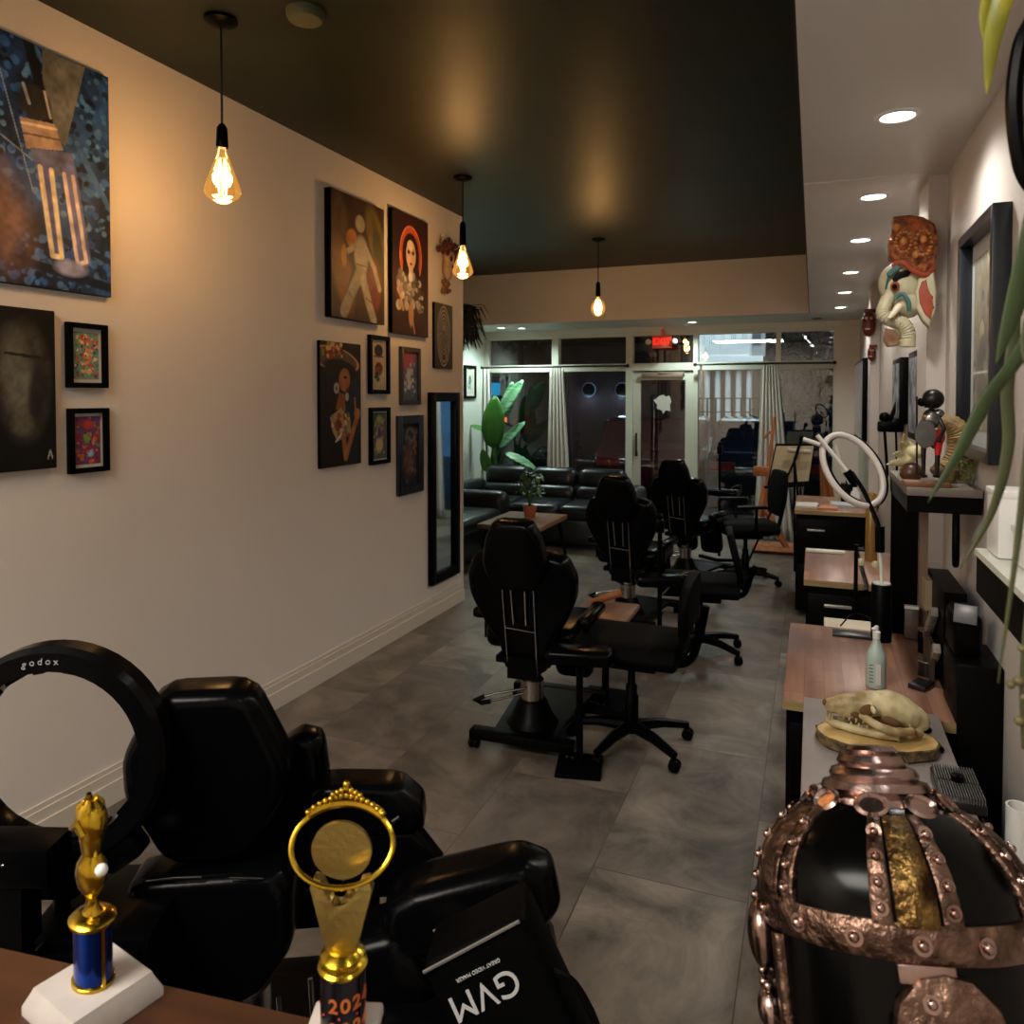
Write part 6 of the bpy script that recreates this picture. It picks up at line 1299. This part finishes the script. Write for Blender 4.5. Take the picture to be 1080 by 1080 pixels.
# elephant mask on the column
em = thing('elephant_mask', 'carved painted elephant mask with orange crown on the right column', 'mask', (0.33, 3.28, 1.80))
EX = 0.33
def E2(px, py, dy=0.0): p = at(px, py, y=3.25 + dy); return Vector((p.x - EX, 3.25 + dy - 3.28, p.z - 1.80))
def EP(lst): 
    return [(E2(a, b).x, E2(a, b).z) for a, b in lst]
M_cream = mat('cream_paint', '#b9b294', 0.5, noise=0.15, scale=20); M_teal = mat('teal_paint', '#3f6a66', 0.5); M_orc = mat('carved_orange', '#b05a1c', 0.5, col2='#5e2a10', scale=45, bump=1.0, bscale=70); M_redp = mat('brick_red_paint', '#9c3f22', 0.55, noise=0.3, scale=25)
sh_ = lambda d: Matrix.Translation((0, d, 0))
g = G(); g.prism(EP([(941, 231), (958, 229), (972, 231), (984, 238), (988, 252), (986, 268), (984, 284), (972, 290), (958, 286), (946, 280), (938, 272), (937, 255), (942, 254)]), 0.12, sh_(-0.02), bev=0.012, seg=3); g.build('crown', M_orc, em)
g = G()
for k in range(16): a = k * 2 * PI / 16; p = E2(974, 256, -0.09); g.ball(p + Vector((0.026 * math.cos(a), 0, 0.045 * math.sin(a))), 0.006, 8); p = E2(953, 255, -0.09); g.ball(p + Vector((0.026 * math.cos(a), 0, 0.038 * math.sin(a))), 0.0055, 8)
for (px, py) in ((974, 252), (966, 268), (953, 254), (945, 240)): g.ball(E2(px, py, -0.09), (0.012, 0.008, 0.016), 10)
g.build('crown_studs', mat('gold_brown_studs', '#c07a34', 0.45, noise=0.4, scale=40), em)
g = G(); g.tube(bez([E2(941, 280, -0.08), E2(952, 277, -0.09), E2(964, 286, -0.09), E2(976, 290, -0.08), E2(986, 282, -0.06)], 6), 0.010, 8); g.build('brow_rim', M_redp, em)
g = G(); g.ball(E2(950, 300, -0.02), (0.078, 0.06, 0.086), 20, (0, R(-12), 0)); g.ball(E2(956, 322, -0.03), (0.055, 0.055, 0.05), 18); g.build('head', M_cream, em)
g = G(); g.tube(bez([E2(934, 305, -0.06), E2(938, 290, -0.085), E2(948, 281, -0.09)], 6), [0.004] * 6 + [0.012] * 6 + [0.006], 8); g.tube(bez([E2(944, 315, -0.09), E2(952, 310, -0.10), E2(958, 318, -0.10), E2(959, 328, -0.09)], 6), 0.008, 8); g.build('teal_stripes', M_teal, em)
g = G(); g.prism(EP([(939, 297), (944, 291), (952, 288), (960, 289), (955, 295), (946, 297), (941, 302)]), 0.012, sh_(-0.105), bev=0.003); g.build('eyebrow', M_plas, em)
g = G(); g.ball(E2(944, 302, -0.085), (0.016, 0.012, 0.018), 12); g.build('eye_lid', M_redp, em)
g = G(); g.ball(E2(943.5, 302, -0.098), (0.009, 0.006, 0.010), 10); g.build('eye', M_plas, em)
pts = bez([E2(942, 306, -0.05), E2(934, 320, -0.065), E2(932, 331, -0.07), E2(940, 337, -0.07), E2(952, 342, -0.06), E2(957, 352, -0.05), E2(957, 366, -0.05)], 7)
g = G(); g.tube(pts, [(0.020 + 0.006 * min(1, i / 14)) * (1 + 0.11 * (i % 2)) for i in range(len(pts))], 14); g.build('trunk', M_cream, em)
g = G(); g.tube([E2(949, 322, -0.10), E2(941, 332, -0.115), E2(937, 336, -0.12)], [0.014, 0.011, 0.006], 10); g.build('tusk', mat('ivory', '#cfc7ac', 0.4), em)
g = G(); g.prism(EP([(966, 296), (972, 290), (982, 290), (985, 310), (983, 330), (978, 348), (970, 340), (964, 328), (963, 310)]), 0.05, sh_(-0.085), bev=0.010, seg=3); g.build('ear', M_cream, em)
g = G(); g.prism(EP([(969, 300), (974, 298), (976, 312), (981, 316), (979, 322), (982, 327), (978, 332), (979, 340), (972, 333), (967, 322), (966, 310)]), 0.014, sh_(-0.108), bev=0.004); g.build('ear_inner', M_redp, em)
g = G(); g.prism(EP([(934, 346), (945, 348), (951, 358), (950, 364), (936, 366), (932, 358)]), 0.07, sh_(-0.02), bev=0.012, seg=3); g.build('lower_jaw', mat('jaw_tan', '#a86a44', 0.5, col2='#b9b294', scale=18), em)
# silvered panels below the mask: tall narrow mirrors hung along the recess wall
for i, (y, z0, z1, lab) in enumerate(((3.95, 1.45, 1.86, 'nearer of the two narrow grey panels below the elephant mask'), (4.75, 1.50, 1.86, 'farther of the two narrow grey panels below the elephant mask'))):
    t = thing('wall_panel', lab, 'wall panel', (XR - 0.001, y, (z0 + z1) / 2), -PI / 2)
    g = G(); g.box((0, -0.02, 0), (0.42, 0.04, z1 - z0), bev=0.003); g.build('frame', M_plas, t)
    picture('print', 0.36, z1 - z0 - 0.06, '#6a7480', [('s', '#000', ['#8a939c', '#4a525c', '#a5abb0'], 60, 0, 1, 0, 1, 0.08)], t, off=-0.0415, res=40, seed=50 + i)
# small red masks
for i, (px, py, y, lab) in enumerate(((916, 342, 6.49, 'upper small red carved mask near the far column'), (919, 373, 6.49, 'lower small red carved mask near the far column'))):
    p = at(px, py, y=y); t = thing('small_mask', lab, 'mask', (p.x, y - 0.02, p.z)); k_ = 1.0 if i == 0 else 0.6
    g = G(); g.ball((0, 0, 0), (0.05 * k_, 0.035, 0.10 * k_), 14); g.ball((-0.03 * k_, -0.02, 0.03 * k_), (0.02 * k_, 0.02, 0.02), 10); g.build('face', mat('mask_red', '#6e2418', 0.45, noise=0.5, scale=25), t)
    g = G(); g.ball((-0.02 * k_, -0.035, 0.04 * k_), 0.011 * k_, 8); g.ball((0.016 * k_, -0.036, 0.04 * k_), 0.011 * k_, 8); g.box((-0.01, -0.036, -0.04 * k_), (0.035 * k_, 0.01, 0.012 * k_)); g.build('eyes_and_teeth', M_cream, t)
    g = G(); g.box((0.01, 0.0, 0.10 * k_), (0.09 * k_, 0.03, 0.03 * k_), bev=0.005); g.build('horned_crown', mat('mask_red', '#6e2418', 0.45, noise=0.5, scale=25), t)
# wall screen
tv = thing('wall_screen', 'black flat screen mounted on the far right wall', 'screen', (0.40, 7.55, 1.62), -PI / 2)
g = G(); g.box((0, 0, 0), (1.25, 0.05, 0.70), bev=0.008); g.build('bezel', M_plas, tv)
g = G(); g.box((0, -0.027, 0), (1.20, 0.004, 0.65)); g.build('display', mat('screen_glass', '#8a8ca0', 0.12, spec=0.8), tv)
g = G(); g.box((0, 0.045, 0), (0.3, 0.05, 0.2)); g.build('wall_bracket', M_plas, tv)

# ------------------------------------------------------------------ easels and far desk items
es = thing('studio_easel', 'orange wooden studio easel in front of the right curtain', 'easel', (at(820, 578, y=8.55).x, 8.55, 0))
ex0 = es.location.x
def EE(px, py, y): p = at(px, py, y=y); return Vector((p.x - ex0, y - 8.55, p.z))
g = G(); a, b_ = EE(808, 512, 8.55), EE(817, 440, 8.62); g.tube([EE(802, 545, 8.5), a], [0.045, 0.045], 4); g.tube([a, b_], [0.022, 0.016], 4); g.build('mast', M_easel, es)
g = G(); g.tube([EE(806, 535, 8.45), EE(832, 582, 8.4)], 0.032, 4); g.build('brace', M_easel, es)
for a in (8.36, 8.62): g = G(); p, q = EE(794, 579, a), EE(862, 581, a); p.z = q.z = 0.035; g.tube([p, q], 0.04, 4); g.build('foot_rail', M_easel, es)
g = G(); g.box(EE(803, 497, 8.47).to_tuple(), (0.16, 0.08, 0.10), bev=0.01); g.tube([EE(812, 455, 8.5), EE(806, 462, 8.5)], 0.015, 8); g.build('tray_clamp', M_easel, es)
t3 = thing('tripod_easel', 'black tripod easel holding a cream drawing board and paper roll', 'easel', (at(835, 560, y=7.6).x, 7.6, 0))
tx = t3.location.x
def TE(px, py, y): p = at(px, py, y=y); return Vector((p.x - tx, y - 7.6, p.z))
for (px, py, y) in ((783, 612, 7.3), (838, 600, 7.6), (850, 612, 7.35)):
    q = TE(px, py, y); q.z = 0.0; g = G(); g.tube([TE(838, 486, 7.55), q], 0.010, 6); g.build('leg', M_plas, t3)
g = G(); g.tube([TE(838, 486, 7.55), TE(846, 460, 7.55)], 0.014, 6); g.ball(TE(846, 462, 7.55), 0.03, 8); g.build('mast', M_plas, t3)
g = G(); g.tube([TE(806, 514, 7.66), TE(856, 511, 7.66)], 0.014, 6); g.tube([TE(838, 512, 7.66), TE(838, 500, 7.55)], 0.01, 6); g.build('board_ledge', M_plas, t3)
bd = thing('drawing_board', 'tilted cream drawing board with black edge on the tripod easel', 'drawing board', TE(835, 490, 7.70) + Vector((tx, 7.6, 0)))
ow = bd.location
def BD(px, py, y): p = at(px, py, y=y); return (p.x - ow.x, p.z - ow.z)
oc = [BD(818, 468, 7.7), BD(860, 468, 7.7), BD(854, 509, 7.7), BD(809, 512, 7.7)]
g = G(); g.prism(oc, 0.03); g.build('black_frame', M_plas, bd)
ic = [(x * 0.93, z * 0.90) for x, z in oc]; g = G(); g.prism(ic, 0.034); g.build('cream_sheet', mat('cream_sheet', '#c6b894', 0.7, noise=0.06), bd)
g = G(); p, q = at(831, 475, y=7.6), at(855, 477, y=7.6); g.cyl(p, q, 0.020); o = g.build('paper_roll', mat('roll_paper', '#b5a293', 0.7)); tag(o, 'short roll of paper clipped across the drawing board', 'paper roll')
g = G(); e0, e1 = at(872, 535, y=7.9), at(868, 480, y=7.9); e2 = at(880, 535, y=7.9); g.tube([(e0.x, 7.9, 0), e1], 0.03, 4); g.tube([(e2.x + 0.1, 8.0, 0), e1], 0.03, 4); tag(g.build('easel_leg_pair', M_easel), 'pair of orange easel legs behind the far workstation', 'easel')
# papers and small things on the far cabinet
rr = random.Random(8)
for i, (x, y, w2, d2, c_, lab) in enumerate(((-0.04, 6.28, 0.16, 0.22, '#c0bcb4', 'white paper stack on the left front of the far cabinet'), (0.10, 6.18, 0.14, 0.16, '#b5764a', 'orange-brown pad on the front of the far cabinet'), (0.22, 6.42, 0.18, 0.2, '#a8b0b4', 'pale grey sheet on the right of the far cabinet'))):
    g = G(); g.box((0, 0, 0.006), (w2, d2, 0.010)); g.box((0.004, 0.003, 0.014), (w2, d2, 0.006), rot=(0, 0, 0.08)); tag(g.build('paper_stack', mat('paper_%d' % i, c_, 0.7), None, (x, y, 0.8004)), lab, 'paper')
g = G(); g.box((0, 0, 0.08), (0.12, 0.10, 0.15), bev=0.01); g.box((0, 0, 0.17), (0.05, 0.06, 0.04)); p = at(896, 545, z=0.8); tag(g.build('black_printer', M_plas, None, (0.27, 6.62, 0.8004)), 'black boxy device on the far cabinet behind the ring lamp', 'device')
g = G(); g.lathe([(0, 0), (0.035, 0), (0.035, 0.10), (0.02, 0.12), (0.02, 0.14), (0, 0.14)], 16); tag(g.build('white_bottle', M_white2, None, (0.31, 6.45, 0.8004)), 'small white bottle on the far cabinet', 'bottle')
g = G(); g.lathe([(0, 0), (0.03, 0), (0.026, 0.35), (0.018, 0.36), (0, 0.36)], 16); tag(g.build('amber_bottle', mat('amber_liquid', '#80602a', 0.25), None, (0.29, 4.42, 0.7803)), 'tall amber container on the second workstation', 'bottle')
for i, (x, y, lab) in enumerate(((0.235, 4.28, 'pale knob-like jar left of the amber container'), (0.30, 4.24, 'pale knob-like jar right of the lamp pole'))):
    g = G(); g.lathe([(0, 0), (0.018, 0), (0.02, 0.02), (0.012, 0.032), (0, 0.035)], 14); tag(g.build('small_jar', M_cream, None, (x, y, 0.7803)), lab, 'jar')
g = G(); g.box((0, 0, 0.008), (0.20, 0.05, 0.014), bev=0.003); o = g.build('clear_ruler_case', M_alu, None, (0.07, 4.55, 0.7803)); tag(o, 'long pale case lying at the back of the second worktop', 'case')
g = G(); g.cyl((0, 0, 0), (0, 0, 0.98), 0.009, seg=8); g.box((0, 0, 0.01), (0.10, 0.10, 0.02)); o = g.build('lamp_pole', M_plas, None, (0.186, 3.75, 0)); tag(o, 'thin black pole standing in front of the gap in the second worktop', 'pole')

# desk lamp / camera arm by the column
al = thing('articulated_arm', 'black articulated clamp arm on a stand beside the far narrow panel', 'clamp arm', (0.28, 4.75, 0.7802))
def AL(px, py): p = at(px, py, y=4.75); return Vector((p.x - 0.28, 0, p.z - 0.7802))
g = G(); g.lathe([(0, -0.02), (0.05, -0.02), (0.05, 0.0), (0, 0.0)], 14); g.tube([(0, 0, 0), AL(936, 500), AL(933, 455)], 0.008, 6); g.tube([AL(946, 500), AL(945, 452)], 0.006, 6); g.build('stand', M_plas, al)
g = G(); g.box(AL(939, 450).to_tuple(), (0.13, 0.07, 0.06), bev=0.01); g.ball(AL(933, 440), 0.03, 10); g.tube([AL(938, 445), AL(946, 425), AL(951, 432)], 0.012, 8); g.ball(AL(948, 430), 0.03, 10); g.build('clamp_head', M_plas, al)

# ------------------------------------------------------------------ hanging plant close to the camera, right edge
hg = thing('hanging_plant', 'hanging plant with long green and yellow strap leaves at the right edge, close up', 'plant', (0.33, 0.55, 1.95))
hl = hg.location
def HL(px, py, d): return at(px, py, d=d) - Vector(hl)
g = G(); g.lathe([(0, -0.02), (0.07, -0.02), (0.10, 0.09), (0.105, 0.10), (0.09, 0.10), (0, 0.08)], 24)
for k in range(3): a = k * 2.1; g.tube([(0.1 * math.cos(a), 0.1 * math.sin(a), 0.09), (0, 0, 0.53)], 0.002, 5)
g.build('hanging_pot', M_plas, hg)
M_ly = mat('leaf_yellow_green', '#8a8418', 0.45, col2='#34480e', scale=30, stretch=(1, 1, 0.3)); M_lg = mat('strap_leaf_green', '#2a3d14', 0.5, noise=0.4, scale=20, stretch=(1, 1, 0.3))
M_lo = mat('olive_leaf', '#3f4522', 0.5, noise=0.3, scale=20)
Z0 = (0.0, 0.0, 0.09)
def blade(pl, wid, m, side=(0.9, 0.35, 0.1)):
    g = G(); g.strip(bez(pl, 7), wid, side); o = g.build('strap_leaf', m, hg); md = o.modifiers.new('thick', 'SOLIDIFY'); md.thickness = 0.0012
blade([Z0, HL(1120, -70, 0.50), HL(1075, -40, 0.47), HL(1048, 30, 0.45), HL(1040, 100, 0.45)], 0.016, M_ly)
blade([Z0, HL(1110, -60, 0.52), HL(1060, -50, 0.50), HL(1038, 10, 0.49), HL(1041, 60, 0.49)], 0.010, M_ly)
blade([Z0, HL(1130, 60, 0.48), HL(1100, 200, 0.46), HL(1072, 310, 0.46), HL(1050, 385, 0.46)], 0.019, M_lg)
blade([Z0, HL(1140, 150, 0.50), HL(1090, 340, 0.48), HL(1040, 420, 0.48), HL(1010, 478, 0.48), HL(978, 530, 0.48)], 0.012, M_lg)
blade([Z0, HL(1120, 200, 0.52), HL(1065, 380, 0.52), HL(1062, 470, 0.52), HL(1045, 540, 0.52), HL(1012, 600, 0.52)], 0.009, M_lo)
blade([Z0, HL(1120, 260, 0.44), HL(1090, 420, 0.44), HL(1078, 520, 0.44), HL(1070, 590, 0.44), HL(1052, 720, 0.44)], 0.005, M_lo)
g = G(); g.tube(bez([HL(1100, 560, 0.5), HL(1084, 640, 0.5), HL(1078, 720, 0.5), HL(1080, 790, 0.5)], 6), 0.0015, 6); g.tube([HL(1100, 560, 0.5), Vector((0.05, 0, 0.09))], 0.0015, 6); g.build('bud_stem', M_lo, hg)
for (px, py, r_) in ((1078, 684, 0.0026), (1066, 722, 0.0028), (1074, 718, 0.0034), (1080, 735, 0.003), (1075, 760, 0.0032), (1083, 775, 0.003)): g = G(); g.ball(HL(px, py, 0.5), r_, 10); g.build('bud', mat('bud_olive', '#5e5630', 0.6, noise=0.3, scale=60), hg)
pk = thing('planter_hook', 'black curved bracket with a pale disc at the upper right edge', 'bracket', at(1085, 120, d=0.55))
pl_ = pk.location
g = G(); g.tube(bez([at(1090, 20, d=0.55) - pl_, at(1077, 50, d=0.55) - pl_, at(1070, 110, d=0.55) - pl_, at(1078, 175, d=0.55) - pl_, at(1095, 205, d=0.55) - pl_], 6), 0.006, 8); g.tube([at(1090, 20, d=0.55) - pl_, Vector((0.03, 0, ZS - pl_.z))], 0.004, 6); g.build('hook', M_plas, pk)
g = G(); g.ball(at(1078, 100, d=0.555) - pl_, (0.005, 0.004, 0.008), 10); g.build('pale_disc', M_white2, pk)
